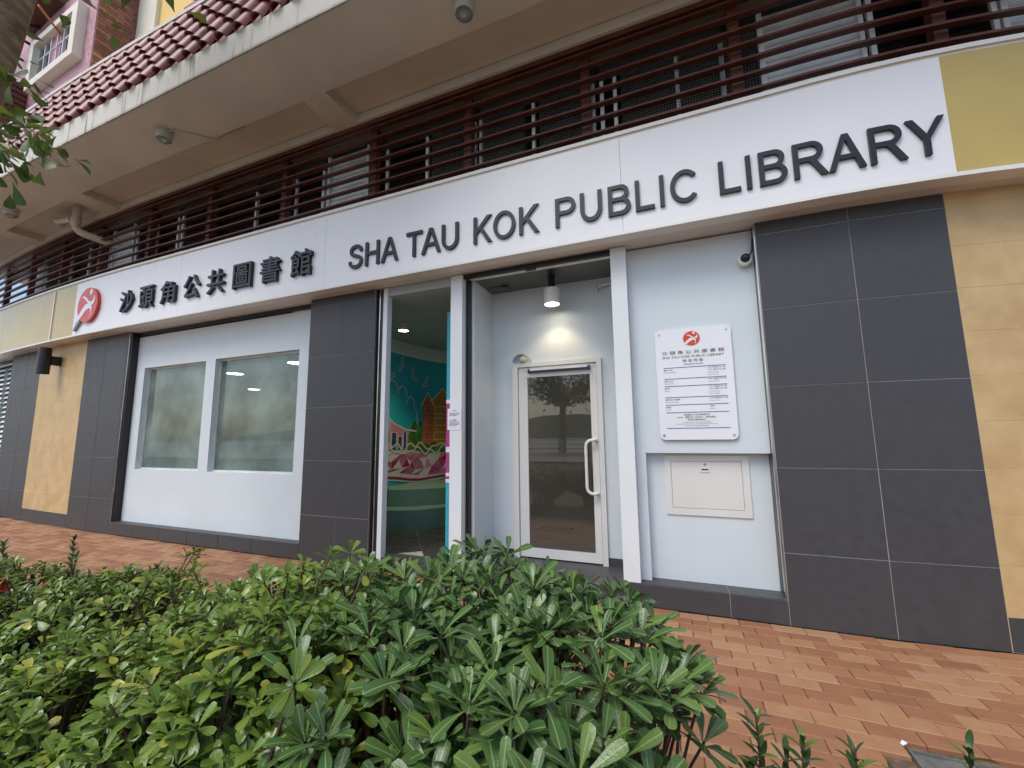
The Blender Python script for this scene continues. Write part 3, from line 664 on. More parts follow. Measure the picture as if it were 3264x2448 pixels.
for (cu, cz, sc, rt) in ((1.35, 2.28, 0.16, 0.0), (1.75, 2.50, 0.15, 1.1), (2.15, 2.36, 0.14, -0.9), (2.62, 2.26, 0.14, 0.8)):      # flying books
    def tr(p): return (cu + sc * (p[0] * math.cos(rt) - p[1] * math.sin(rt)), cz + sc * (p[0] * math.sin(rt) + p[1] * math.cos(rt)))
    stroke('book_outline', [tr(p) for p in ((-1, 0.35), (-0.6, 0.55), (-0.2, 0.4), (0, 0.05), (0.2, 0.4), (0.6, 0.55), (1, 0.35))], 0.014, M['mural_white'])
    paint('book_page', [tr(p) for p in ((-1, 0.2), (-0.5, 0.25), (0, -0.22), (0.5, 0.25), (1, 0.2), (0.9, 0.05), (0.45, 0.06), (0, -0.42), (-0.45, 0.06), (-0.9, 0.05))], M['mural_white'])
# band of triangles
paint('triangle_band', [(0.2, 0.82), (0.9, 0.79), (1.7, 0.73), (2.1, 0.68), (2.4, 0.66), (3.6, 0.70), (3.6, 1.12), (0.2, 1.16)], M['mural_white'], 0.004)
r2 = random.Random(5); cols_ = [M['magenta'], M['magenta_dark'], M['orchid'], M['magenta'], M['orchid'], M['rose']]
nU = 12; grid = {}
def band_lo(u): return 0.82 - 0.04 * u if u < 1.6 else max(0.66, 0.75 - 0.10 * (u - 1.6))
for i in range(nU + 1):
    for k in range(4):
        u = 0.3 + i * 0.27 + (0.13 if k % 2 else 0) + r2.uniform(-0.06, 0.06); lo = band_lo(u) + 0.05
        grid[i, k] = (u, lo + (1.09 - lo) * k / 3 + (r2.uniform(-0.05, 0.05) if 0 < k < 3 else 0))
for i in range(nU):
    for k in range(3):
        a, b, c, d = grid[i, k], grid[i + 1, k], grid[i + 1, k + 1], grid[i, k + 1]
        for tri in ((a, b, c), (a, c, d)):
            if r2.random() < 0.34: continue
            cx, cz = sum(p[0] for p in tri) / 3, sum(p[1] for p in tri) / 3
            paint('triangle', [(cx + (p[0] - cx) * 0.95, cz + (p[1] - cz) * 0.95) for p in tri], r2.choice(cols_), 0.007)
stroke('wave_line', [(0.2, 0.80), (0.9, 0.77), (1.6, 0.72), (2.1, 0.665), (2.45, 0.645), (3.4, 0.68)], 0.035, M['magenta_dark'], 0.011)
stroke('wave_line', [(0.2, 0.765), (0.9, 0.735), (1.6, 0.685), (2.1, 0.63), (2.45, 0.61), (3.4, 0.645)], 0.02, M['mural_white'], 0.011)
for ph in (0.0, 2.1): stroke('ribbon_line', [(0.4 + 0.08 * k, 1.16 + 0.075 * math.sin(0.55 * k + ph) + 0.03 * math.sin(1.3 * k)) for k in range(38)], 0.03, M['mural_white'], 0.013)
# curved sage bench in two tiers
def tier(front, back, z0, z1, name):
    fr = smooth_curve(front, 6); bk = smooth_curve(back, 6); g = MB(); n = min(len(fr), len(bk))
    for i in range(n - 1):
        a, b, c, d = fr[i], fr[i + 1], bk[i + 1], bk[i]
        g.quad((a.x, a.y, z0), (b.x, b.y, z0), (b.x, b.y, z1), (a.x, a.y, z1)); g.quad((a.x, a.y, z1), (b.x, b.y, z1), (c.x, c.y, z1), (d.x, d.y, z1))
    a, d = fr[0], bk[0]; g.quad((a.x, a.y, z0), (a.x, a.y, z1), (d.x, d.y, z1), (d.x, d.y, z0))
    return g.build(name, M['sage'], B, bend=False)
tier([(-4.1, 0.72), (-3.66, 1.0), (-3.42, 1.10), (-3.28, 1.19), (-3.15, 1.32), (-3.0, 1.58)], [(-4.115, 0.9), (-4.12, 1.5), (-4.10, 1.9), (-4.05, 2.2), (-3.95, 2.6), (-3.7, 3.0)], 0.12, 0.385, 'bench_tier')
tier([(-3.80, 1.28), (-3.62, 1.34), (-3.46, 1.44), (-3.32, 1.56), (-3.18, 1.72), (-3.05, 1.98)], [(-4.1, 1.6), (-4.09, 1.8), (-4.06, 2.1), (-4.0, 2.4), (-3.9, 2.7), (-3.7, 3.0)], 0.385, 0.615, 'bench_tier')
# painted end of the partition behind the first post
pe = MB().box(-2.30, -2.04, 0.30, 0.42, 0.1, 2.72).build('partition_end', M['teal_light'], B)
for z0, z1, mm in ((0.93, 1.72, 'magenta'), (1.18, 1.235, 'logo_white'), (0.93, 0.965, 'logo_white'), (0.865, 0.90, 'logo_white'), (0.90, 0.93, 'magenta'), (1.70, 1.74, 'logo_white')):
    MB().box(-2.2995, -2.041, 0.2965 if mm == 'magenta' else 0.294, 0.30, z0, z1).build('painted_stripe', M[mm], pe)
g = MB()
for i in range(12):
    a0, a1 = math.pi * (-0.25 + 0.5 * i / 12), math.pi * (-0.25 + 0.5 * (i + 1) / 12)
    P_ = lambda a, r: (-2.33 + r * math.cos(a), 0.295, 2.28 + 1.5 * r * math.sin(a))
    g.quad(P_(a0, 0.13), P_(a0, 0.16), P_(a1, 0.16), P_(a1, 0.13))
    Q_ = lambda a, r: (-2.33 + r * math.cos(a), 0.295, 1.98 + 1.5 * r * math.sin(a))
    g.quad(Q_(a0, 0.11), Q_(a0, 0.135), Q_(a1, 0.135), Q_(a1, 0.11))
g.build('painted_arc', M['logo_white'], pe)

# ---- louvre screen over the fascia
SY0, SY1 = -0.137, -0.085
ls = MB(); ls.box(-13.5, 4.0, -0.125, -0.05, 4.945, 4.995, nx=NXF); ls.box(-13.5, 4.0, -0.10, -0.04, 3.86, 3.94, nx=NXF)
screen = ls.build('louvre_screen', M['louvre'], B)
for k in range(7):
    z = 4.042 + 0.1395 * k; g = MB()
    g.box(-13.5, 4.0, SY0, SY1, z, z + 0.019, nx=NXF)
    g.build('slat', M['louvre'], screen)
for x in (-12.9, -11.55, -10.15, -8.80, -7.40, -5.99, -4.53, -3.10, -1.866, -0.62, 0.63, 1.93, 2.75, 3.6):
    MB().box(x - 0.042, x + 0.042, -0.053, 0.03, 3.86, 4.94).build('post', M['post'], screen)
# windows, shutters and mesh behind the screen
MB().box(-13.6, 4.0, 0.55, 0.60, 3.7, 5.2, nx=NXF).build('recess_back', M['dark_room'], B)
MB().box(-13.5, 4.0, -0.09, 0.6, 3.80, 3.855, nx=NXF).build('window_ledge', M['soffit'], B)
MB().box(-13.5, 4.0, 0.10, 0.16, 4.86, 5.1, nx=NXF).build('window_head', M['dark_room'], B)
def corrugated(x0, x1, y):
    g = MB(); n = 56; z0, z1 = 3.86, 4.86
    for i in range(n + 1):
        z = z0 + (z1 - z0) * i / n; t = (z - z0) / 0.142 % 1.0; yy = y - 0.035 * (t if t < 0.75 else (1 - t) * 3)
        g.v += [(x0, yy, z), (x1, yy, z)]
    for i in range(n): g.f.append((2 * i, 2 * i + 1, 2 * i + 3, 2 * i + 2))
    o = g.build('ventilation_shutter', M['corrugated'], B)
    for a, b in ((x0 - 0.04, x0), (x1, x1 + 0.03)): MB().box(a, b, y - 0.045, y + 0.03, 3.86, 4.86).build('shutter_frame', M['alu'], o)
for x0, x1 in ((-3.86, -3.28), (0.86, 1.50), (-8.62, -8.05), (-11.9, -11.25), (2.4, 2.75)): corrugated(x0, x1, 0.09)
def upper_window(x0, x1, mulls):
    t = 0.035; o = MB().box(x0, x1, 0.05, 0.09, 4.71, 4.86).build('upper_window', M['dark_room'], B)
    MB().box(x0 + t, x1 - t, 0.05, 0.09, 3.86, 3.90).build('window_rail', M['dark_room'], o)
    for a in (x0, x1 - t): MB().box(a, a + t, 0.05, 0.09, 3.86, 4.709).build('stile', M['alu'], o)
    for q in mulls: MB().box(q - 0.016, q + 0.016, 0.045, 0.09, 3.901, 4.709).build('mullion', M['alu'], o)
    xs = [x0 + t] + list(mulls) + [x1 - t]
    for a, b in zip(xs, xs[1:]): MB().quad((a, 0.075, 3.9), (b, 0.075, 3.9), (b, 0.075, 4.71), (a, 0.075, 4.71)).build('pane', M['glass_upper'], o)
for a, b, q in ((-3.0, -1.82, [-2.43]), (-1.78, -0.55, [-1.17]), (-0.50, 0.56, [-0.36, 0.18]), (-4.45, -3.95, []), (-6.78, -5.16, [-6.15]), (-7.95, -6.85, [-7.4]), (-10.1, -8.72, [-9.4]), (-11.15, -10.2, []), (1.56, 2.34, [])): upper_window(a, b, q)
for (a, za, b, zb) in ((-4.55, 3.985, -4.02, 3.99), (-1.66, 3.97, -1.20, 3.98)): MB().tube([(a, -0.06, za), (b, -0.06, zb)], 0.010, 8).build('loose_strip', M['white'], B)
# insect mesh in front of two of the windows
def mesh_screen(x0, x1):
    g = MB(); s = 0.022
    n = int((x1 - x0) / s)
    for i in range(n): x = x0 + i * s; g.box(x, x + 0.0028, 0.0385, 0.042, 3.9, 4.8)
    for i in range(int(0.9 / s)): z = 3.9 + i * s; g.box(x0, x1, 0.0385, 0.042, z, z + 0.0028)
    g.build('wire_mesh', M['mesh'], B, kind='stuff')
mesh_screen(-2.36, -1.87); mesh_screen(-1.10, -0.56); mesh_screen(-0.30, 0.80); mesh_screen(-1.75, -1.25)

# ---- canopy: slab with coffered soffit, stained edge, tiled apron, gutter
NXC = 60
can = MB().box(-14, 4.2, -1.245, -0.62, 5.0, 5.20, nx=NXC).build('canopy', M['soffit'], B)
MB().box(-14, 4.2, -0.62, 0.5, 5.11, 5.20, nx=NXC).build('coffer_ceiling', M['soffit'], can)
MB().box(-14, 4.2, -0.155, 0.5, 4.998, 5.10, nx=NXC).build('wall_beam', M['soffit'], can)
for a, b in ((-11.0, -10.69), (-8.41, -8.05), (-3.59, -3.28), (1.35, 1.66)):
    MB().box(a, b, -0.619, -0.156, 5.0015, 5.109, nx=2).build('cross_beam', M['soffit'], can)
MB().box(-14, 4.2, -1.262, -1.246, 4.995, 5.275, nx=NXC).build('canopy_edge', M['stained'], can)
Y0, Z0, Y1, Z1 = -1.235, 5.272, -0.895, 6.45
g = MB()
for i in range(NXC):
    xa, xb = -14 + 18.2 * i / NXC, -14 + 18.2 * (i + 1) / NXC
    g.quad((xa, Y0, Z0), (xb, Y0, Z0), (xb, Y1, Z1), (xa, Y1, Z1)); g.quad((xa, Y0, Z0), (xa, 0.4, Z0), (xb, 0.4, Z0), (xb, Y0, Z0)) if False else None
ug = g.build('roof_pan', M['roof_tile'], can); set_rnd(ug.data, [0.62] * len(ug.data.vertices))
SL = Vector((0, Y1 - Y0, Z1 - Z0)); SLEN = SL.length; SD = SL.normalized(); SN = Vector((0, -SD.z, SD.y))
def barrel(seed):
    """half-round clay tile, 0.27 m long, local x across, y up the slope, z out of it"""
    n = 8; v = []; f = []
    for row, (ly, ro, ri, lift) in enumerate(((0.0, 0.074, 0.060, 0.024), (0.27, 0.060, 0.048, 0.0))):
        for rad in (ro, ri):
            for i in range(n + 1):
                a = math.pi * i / n; v.append((rad * math.cos(a), ly, lift + rad * 0.92 * math.sin(a)))
    m1 = n + 1
    for i in range(n):
        f.append((i, 2 * m1 + i, 2 * m1 + i + 1, i + 1)); f.append((m1 + i + 1, 3 * m1 + i + 1, 3 * m1 + i, m1 + i)); f.append((i + 1, m1 + i + 1, m1 + i, i))
    for i in (0, n): f.append((i, m1 + i, 3 * m1 + i, 2 * m1 + i))
    return v, f
TM = []
for k in range(8):
    v, f = barrel(k); me = bpy.data.meshes.new('roof_tile'); me.from_pydata(v, [], f); me.materials.append(M['roof_tile']); set_rnd(me, [rng.random()] * len(v))
    me.polygons.foreach_set('use_smooth', [True] * len(me.polygons))
    try: me.set_sharp_from_angle(angle=R(40))
    except Exception: pass
    TM.append(me)
for i in range(56):
    x = -14.0 + 0.252 * i + 0.21
    if x > -0.6: continue
    for k in range(5):
        p = Vector((x + rng.uniform(-0.006, 0.006), Y0, Z0)) + SD * (0.0 + 0.238 * k + rng.uniform(-0.006, 0.006)) + SN * (0.004)
        o = bpy.data.objects.new('roof_tile', rng.choice(TM)); col.objects.link(o); o.parent = can
        mw_ = Matrix(((1, 0, 0, p.x), (0, SD.y, SN.y, p.y + yc(p.x)), (0, SD.z, SN.z, p.z), (0, 0, 0, 1)))
        o.matrix_local = Matrix.Translation(-wloc(can)) @ mw_ @ Matrix.Rotation(rng.gauss(0, 0.012), 4, 'Z')
MB().box(-14, 4.2, -0.965, -0.80, 6.452, 6.50, nx=NXC).build('gutter', M['stained'], can)
MB().box(-14, 4.2, -0.80, 0.5, 6.40, 6.45, nx=NXC).build('roof_deck', M['soffit'], can)

# ================================================================== SIGN
S = thing('library_sign', (-3.5, -0.22, 3.0), 'long white sign board with raised dark Chinese and English lettering', 'sign')
for x0, x1 in ((-8.928, -6.2), (-6.197, -3.6), (-3.597, -0.32), (-0.317, 1.802)):
    MB().box(x0, x1, -0.216, -0.205, 3.0255, 3.872, nx=10).build('sign_board', M['sign_white'], S)
def letters(body, x0, x1, z0, z1, y_back, depth, m, parent, name='letter', split=True, offset=0.0):
    v, f = text_mesh(body, 1.0, extrude=0.5, offset=offset)
    mn, mx_ = v.min(0), v.max(0); w = v.copy()
    w[:, 0] = x0 + (v[:, 0] - mn[0]) / (mx_[0] - mn[0]) * (x1 - x0); w[:, 1] = z0 + (v[:, 1] - mn[1]) / (mx_[1] - mn[1]) * (z1 - z0)
    w[:, 2] = (v[:, 2] - mn[2]) / (mx_[2] - mn[2])          # 1 = front
    for iv, jf in (islands(w, f) if split else [(w, f)]):
        g = MB(); g.v = [(p[0], y_back - depth * p[2], p[1]) for p in iv]; g.f = jf
        g.build(name, m, parent)
zc = [3.166, 3.433]
def ell(cx, cy, rx, ry, a0, a1, n=14): return [(cx + rx * math.cos(R(a0 + (a1 - a0) * k / n)), cy + ry * math.sin(R(a0 + (a1 - a0) * k / n))) for k in range(n + 1)]
def ribbon(pts, w):
    P_ = smooth_curve(pts, 4); l, r = [], []
    for i, p in enumerate(P_):
        t = (P_[min(i + 1, len(P_) - 1)] - P_[max(i - 1, 0)]).normalized(); n = Vector((-t.y, t.x)) * w / 2; l.append(tuple(p + n)); r.append(tuple(p - n))
    return l + r[::-1]
GLYPH = {   # advance width, then outline and counters, cap height 716
 'H': (722, [[(80, 0), (80, 716), (185, 716), (185, 420), (537, 420), (537, 716), (642, 716), (642, 0), (537, 0), (537, 325), (185, 325), (185, 0)]]),
 'T': (611, [[(21, 716), (591, 716), (591, 624), (358, 624), (358, 0), (254, 0), (254, 624), (21, 624)]]),
 'L': (556, [[(73, 0), (73, 716), (178, 716), (178, 92), (521, 92), (521, 0)]]),
 'I': (278, [[(88, 0), (88, 716), (193, 716), (193, 0)]]),
 'A': (667, [[(-1, 0), (275, 716), (392, 716), (668, 0), (552, 0), (474, 212), (192, 212), (114, 0)], [(222, 300), (333, 606), (444, 300)]]),
 'Y': (667, [[(3, 716), (126, 716), (335, 402), (541, 716), (663, 716), (387, 303), (387, 0), (280, 0), (280, 303)]]),
 'K': (667, [[(73, 0), (73, 716), (178, 716), (178, 376), (516, 716), (658, 716), (354, 425), (668, 0), (530, 0), (278, 350), (178, 250), (178, 0)]]),
 'U': (722, [[(79, 716), (184, 716), (184, 300)] + ell(360, 296, 176, 210, 180, 360) + [(536, 716), (641, 716)] + ell(360, 290, 281, 302, 0, -180, 20)]),
 'O': (778, [ell(389, 358, 341, 370, 0, 350, 35), ell(389, 358, 236, 278, 0, 350, 35)]),
 'C': (722, [ell(375, 358, 325, 370, 38, 322, 30) + ell(375, 358, 222, 278, 318, 42, 26)]),
 'P': (667, [[(77, 0), (77, 716)] + ell(400, 504, 222, 212, 90, -90) + [(182, 292), (182, 0)], [(182, 626)] + ell(395, 504, 122, 122, 90, -90) + [(182, 382)]]),
 'B': (667, [[(73, 0), (73, 716)] + ell(385, 535, 205, 181, 90, -42) + ell(392, 205, 236, 205, 62, -90), [(178, 626)] + ell(372, 524, 110, 102, 90, -90) + [(178, 422)], [(178, 332)] + ell(385, 211, 132, 121, 90, -90) + [(178, 90)]]),
 'R': (722, [[(79, 0), (79, 716)] + ell(425, 515, 225, 201, 90, -72) + [(540, 270), (713, 0), (585, 0), (450, 215), (400, 285), (345, 312), (184, 316), (184, 0)], [(184, 626)] + ell(420, 516, 124, 110, 90, -90) + [(184, 406)]]),
 'S': (667, [ribbon([(562, 505), (540, 592), (462, 656), (340, 670), (225, 648), (155, 585), (142, 512), (178, 440), (275, 398), (400, 362), (508, 322), (566, 250), (562, 165), (508, 92), (410, 50), (310, 46), (200, 72), (122, 140), (98, 225)], 100)])}
def glyph_mesh(polys):
    cu = bpy.data.curves.new('glyph', 'CURVE'); cu.dimensions = '2D'; cu.fill_mode = 'BOTH'; cu.extrude = 0.5
    for pl in polys:
        sp = cu.splines.new('POLY'); sp.points.add(len(pl) - 1); sp.use_cyclic_u = True
        for q, (x, y) in zip(sp.points, pl): q.co = (x / 716, y / 716, 0, 1)
    o = bpy.data.objects.new('glyph', cu); col.objects.link(o); dg = bpy.context.evaluated_depsgraph_get(); dg.update()
    me = bpy.data.meshes.new_from_object(o.evaluated_get(dg)); bpy.data.objects.remove(o); bpy.data.curves.remove(cu)
    v = [tuple(q.co) for q in me.vertices]; f = [tuple(q.vertices) for q in me.polygons]; bpy.data.meshes.remove(me); return v, f
GM = {k: glyph_mesh(p) for k, (w_, p) in GLYPH.items()}
def word(body, x0, x1):
    pen = 0; pos = []
    for c in body: pos.append(pen); pen += GLYPH[c][0] - (40 if c in 'TA' and body == 'TAU' else 0)
    lo = min(min(q[0] for q in GM[body[0]][0]) + pos[0] / 716, 9); hi = max(q[0] for q in GM[body[-1]][0]) + pos[-1] / 716; k = (x1 - x0) / (hi - lo); h = zc[1] - zc[0]
    for c, p in zip(body, pos):
        v, f = GM[c]; g = MB(); g.v = [(x0 + (q[0] + p / 716 - lo) * k, -0.2165 - 0.022 * (q[2] + 0.5), zc[0] + q[1] * h) for q in v]; g.f = f; o = g.build('letter', M['letter'], S); fix_normals(o)
word('SHA', -3.232, -2.578); word('TAU', -2.478, -1.868); word('KOK', -1.704, -1.043); word('PUBLIC', -0.892, 0.255); word('LIBRARY', 0.414, 1.772)
for ch, xl in zip('沙頭角公共圖書館', (-7.53, -7.045, -6.555, -6.05, -5.57, -5.075, -4.59, -4.09)):
    letters(ch, xl, xl + 0.325, 3.203, 3.522, -0.2165, 0.040, M['letter'], S, split=False, offset=0.009)
# emblem: red disc with a reading, leaping figure and one long leg
def emblem(cx, cz, r, y, parent, th, leg, bend=True):
    sx = 1.06
    g = MB(); g.prism([(cx + sx * r * math.cos(a), y, cz + r * math.sin(a)) for a in [2 * math.pi * i / 40 for i in range(40)]], (0, th, 0))
    o = g.build('emblem', M['logo_red'], parent, bend=bend); fix_normals(o)
    y2 = y - max(0.001, th * 0.06)
    def shape(name, pts, m, hh=None):
        g = MB(); g.prism([(cx + sx * r * px, y2, cz + r * pz) for px, pz in pts], (0, (hh or max(0.0008, th * 0.055)), 0)); q = g.build(name, m, o, bend=bend); fix_normals(q); return q
    shape('emblem_head', [(0.30 + 0.15 * math.cos(a), 0.72 + 0.17 * math.sin(a)) for a in [2 * math.pi * i / 16 for i in range(16)]], M['logo_white'])
    shape('emblem_arms', [(-0.62, 0.52), (-0.35, 0.55), (-0.12, 0.42), (0.12, 0.22), (0.38, 0.12), (0.60, 0.22), (0.66, 0.52), (0.74, 0.30), (0.70, 0.02), (0.48, -0.08), (0.22, -0.02), (-0.05, 0.18), (-0.28, 0.38)][::-1], M['logo_white'])
    body = [(-0.88, -0.66), (-0.55, -0.28), (-0.20, 0.02), (0.15, 0.10), (0.42, 0.0), (0.52, -0.25), (0.50, -0.62), (0.36, -0.88), (0.44, -0.58), (0.40, -0.30), (0.22, -0.22), (-0.10, -0.34), (-0.45, -0.62), (-0.78, -0.92)]
    shape('emblem_body', body[::-1], M['logo_white'])
    if leg:
        g = MB(); g.prism([(cx + sx * r * px, y + th * 0.2, cz + r * pz) for px, pz in ((-0.86, -0.60), (-0.72, -0.84), (-1.26, -1.36), (-1.36, -1.36))][::-1], (0, th * 0.7, 0)); q = g.build('emblem_leg', M['logo_grey'], o, bend=bend); fix_normals(q)
emblem(-8.425, 3.447, 0.277, -0.262, S, 0.045, True)

# ================================================================== SMALL THINGS ON THE FRONT
# opening-hours notice
def rrect(x0, x1, z0, z1, r, y, n=6):
    pts = []
    for cx, cz, a0 in ((x1 - r, z0 + r, -90), (x1 - r, z1 - r, 0), (x0 + r, z1 - r, 90), (x0 + r, z0 + r, 180)):
        for k in range(n + 1): a = R(a0 + 90 * k / n); pts.append((cx + r * math.cos(a), y, cz + r * math.sin(a)))
    return pts
NB = thing('opening_hours_notice', (0.16, 0.08, 1.3), 'white acrylic opening-hours notice with red emblem and blue lines', 'notice')
o = MB().prism(rrect(-0.128, 0.449, 1.298, 2.221, 0.045, 0.076), (0, 0.012, 0)).build('notice_plate', M['notice'], NB); fix_normals(o)
for sx in (-0.096, 0.417):
    for sz in (1.334, 2.185):
        MB().lathe([(0.010, 0), (0.010, 0.024)], (sx, 0.072, sz), 'Y', 12).build('screw', M['chrome'], NB)
emblem(0.157, 2.131, 0.060, 0.0722, NB, 0.003, False)
YT = 0.0738
def line_text(body, x, z, h, m=M['ink'], align='L', width=None):
    v, f = text_mesh(body, 1.0); mn, mx_ = v.min(0), v.max(0); s = h / 0.72; ww = (mx_[0] - mn[0]) * s if width is None else width
    sx = ww / (mx_[0] - mn[0]); x0 = x if align == 'L' else (x - ww / 2 if align == 'C' else x - ww)
    g = MB(); g.v = [(x0 + (p[0] - mn[0]) * sx, YT, z + p[1] * s) for p in v]; g.f = f; g.build('printed_text', m, NB)
line_text('沙 頭 角 公 共 圖 書 館', 0.157, 2.006, 0.024, width=0.47, align='C')
line_text('SHA TAU KOK PUBLIC LIBRARY', 0.157, 1.972, 0.019, width=0.468, align='C')
line_text('開 放 時 間', 0.157, 1.936, 0.019, width=0.15, align='C'); line_text('OPENING HOURS', 0.157, 1.911, 0.012, width=0.148, align='C')
def rule(z): MB().box(-0.072, 0.395, 0.0735, 0.076, z - 0.0022, z + 0.0022).build('printed_rule', M['blue'], NB)
blocks = [(1.893, ['星期一及三', 'Monday & Wednesday'], ['上午十時至下午一時', '下午二時至下午六時', '10 a.m. to 1 p.m.', '2 p.m. to 6 p.m.']),
          (1.800, ['星期二及五', 'Tuesday & Friday'], ['下午一時至下午六時', '1 p.m. to 6 p.m.']),
          (1.738, ['星期六', 'Saturday'], ['上午十時至下午一時', '下午二時至下午六時', '10 a.m. to 1 p.m.', '2 p.m. to 6 p.m.']),
          (1.645, ['星期日及公眾假期', 'Sunday & Public Holiday'], ['上午九時至下午一時', '9 a.m. to 1 p.m.']),
          (1.583, ['星期四', 'Thursday'], ['休館', 'Closed'])]
for z, lft, rgt in blocks:
    rule(z)
    for k, t in enumerate(lft): line_text(t, -0.072, z - 0.024 - 0.019 * k, 0.0105 if k == 0 else 0.0075)
    for k, t in enumerate(rgt): line_text(t, 0.262, z - 0.020 - 0.0185 * k, 0.0105 if t[0] > 'z' else 0.009)
rule(1.520); rule(1.392)
line_text('本圖書館於下列公眾假期休息', 0.157, 1.494, 0.011, align='C'); line_text('元旦日、農曆年初一至年初三、耶穌受難日、', 0.157, 1.474, 0.011, align='C'); line_text('聖誕節及聖誕節翌日', 0.157, 1.454, 0.011, align='C')
line_text('The library is closed on the following public holidays:', 0.157, 1.436, 0.007, align='C'); line_text("New Year's Day, The First, Second and Third Day of the Chinese New Year,", 0.157, 1.422, 0.007, align='C'); line_text('Good Friday, Christmas Day & Boxing Day', 0.157, 1.408, 0.007, align='C')
# paper notice taped to the first post
PN = thing('paper_notice', (-2.03, -0.004, 1.41), 'white paper notice taped to the slim post beside the open entry', 'notice')
MB().box(-2.106, -1.953, -0.0045, -0.003, 1.41, 1.62).build('sheet', M['paper'], PN)
for k in range(13):
    z = 1.60 - 0.0125 * k
    if k in (1, 5, 6): continue
    w = 0.04 if k in (0, 7) else (0.116 if k % 4 else 0.085)
    x0 = -2.03 - w / 2 if k in (0, 7) else -2.088
    MB().box(x0, x0 + w, -0.0052, -0.0046, z - 0.0022, z + 0.0022).build('printed_line', M['ink'], PN)
# downlight in the door recess
def downlight(name, x, y, ztop, h, r, label, group, energy, stem=True, spot=True):
    D_ = thing(name, (x, y, ztop), label, 'lamp', group)
    if stem: MB().lathe([(0.035, -0.12 if ztop > 2.9 else -0.03), (0.035, 0)], (x, y, ztop)).build('bracket', M['black'], D_, bend=False)
    zb = ztop - (0.12 if (stem and ztop > 2.9) else 0.0) - h
    MB().lathe([(r * 0.86, 0.012), (r * 0.90, 0.0), (r, 0.0), (r, h - 0.004), (r - 0.004, h)], (x, y, zb), sides=32).build('housing', M['white_plastic'], D_, bend=False, smooth=True)
    MB().lathe([(r * 0.85, 0.0), (r * 0.85, 0.004)], (x, y, zb + 0.006), sides=32).build('lens', M['lamp_on'], D_, bend=False)
    if spot:
        L_ = bpy.data.lights.new('lamp_light', 'SPOT'); L_.energy = energy; L_.color = (1.0, 0.78, 0.46); L_.spot_size = R(115); L_.spot_blend = 0.6; L_.shadow_soft_size = 0.05
        o = bpy.data.objects.new('lamp_light', L_); col.objects.link(o); o.parent = D_; o.location = (0, 0, zb - 0.02 - ztop)
    return D_
downlight('downlight', -1.115, 0.38, 2.964, 0.165, 0.082, 'white cylinder downlight glowing above the glass door', 'entrance downlights', 8)
downlight('downlight', -3.42, 1.02, 2.90, 0.10, 0.075, 'lit cylinder downlight on the dark ceiling above the mural', 'entrance downlights', 42, stem=False)
downlight('downlight', -2.62, 1.75, 2.90, 0.10, 0.075, 'lit downlight half hidden behind the turquoise partition end', 'entrance downlights', 24, stem=False)
# dome sensor over the door
DS = thing('dome_sensor', (-1.514, 0.6, 2.13), 'grey dome sensor under a clear hood above the door corner', 'sensor')
MB().lathe([(0.046, 0.0), (0.046, -0.012), (0.040, -0.034), (0.026, -0.052), (0.004, -0.060)], (-1.514, 0.5995, 2.165), 'Y', 24).build('dome', M['lamp_grey'], DS, bend=False, smooth=True)
g = MB()
for i in range(16):
    a0, a1 = math.pi * i / 16, math.pi * (i + 1) / 16
    g.quad((-1.52 + 0.095 * math.cos(a0), 0.599, 2.135 + 0.085 * math.sin(a0)), (-1.52 + 0.095 * math.cos(a1), 0.599, 2.135 + 0.085 * math.sin(a1)), (-1.52 + 0.095 * math.cos(a1), 0.52, 2.135 + 0.085 * math.sin(a1)), (-1.52 + 0.095 * math.cos(a0), 0.52, 2.135 + 0.085 * math.sin(a0)))
g.build('hood', M['clear'], DS, bend=False, smooth=True)
# sprinkler elbow in the recess
SP = thing('sprinkler', (-0.62, 0.55, 2.8), 'small white sprinkler on a bent pipe inside the door recess', 'sprinkler')
MB().tube([(-0.50, 0.57, 2.90), (-0.56, 0.56, 2.885), (-0.62, 0.55, 2.875), (-0.655, 0.545, 2.865), (-0.665, 0.545, 2.84)], 0.016, 10).build('pipe', M['white_plastic'], SP, bend=False, smooth=True)
MB().lathe([(0.006, 0.0), (0.006, 0.025), (0.016, 0.027), (0.016, 0.031)], (-0.665, 0.545, 2.805), 'Z', 12).build('head', M['chrome'], SP, bend=False)
# security camera at the bay's corner
CC = thing('security_camera', (0.588, 0.06, 2.72), 'small white dome security camera beside the right dark tiled pier', 'camera')
MB().lathe([(0.052, 0.10), (0.052, 0.06), (0.048, 0.048), (0.038, 0.042)], (0.588, 0, 2.728), 'Y', 28).build('housing', M['white_plastic'], CC, smooth=True)
MB().lathe([(0.036, 0.046), (0.033, 0.028), (0.024, 0.014), (0.010, 0.007), (0.002, 0.006)], (0.590, 0, 2.738), 'Y', 28).build('dome', M['black'], CC, smooth=True)
MB().tube([(0.62, 0.07, 2.76), (0.64, 0.05, 2.79), (0.652, 0.06, 2.90)], 0.006, 8).build('cable', M['black'], CC, smooth=True)
# black wall lamp
WL = thing('wall_lamp', (-9.83, 0, 2.7), 'black up-and-down cylinder wall lamp on the narrow sandstone pier', 'lamp')
MB().lathe([(0.070, 0.03), (0.075, 0.03), (0.082, 0.0), (0.082, 0.44), (0.075, 0.44), (0.07, 0.41)], (-9.84, -0.20, 2.47), 'Z', 32).build('cylinder', M['black'], WL, smooth=True)
MB().box(-9.885, -9.795, -0.125, 0.0, 2.63, 2.78).build('bracket', M['black'], WL)
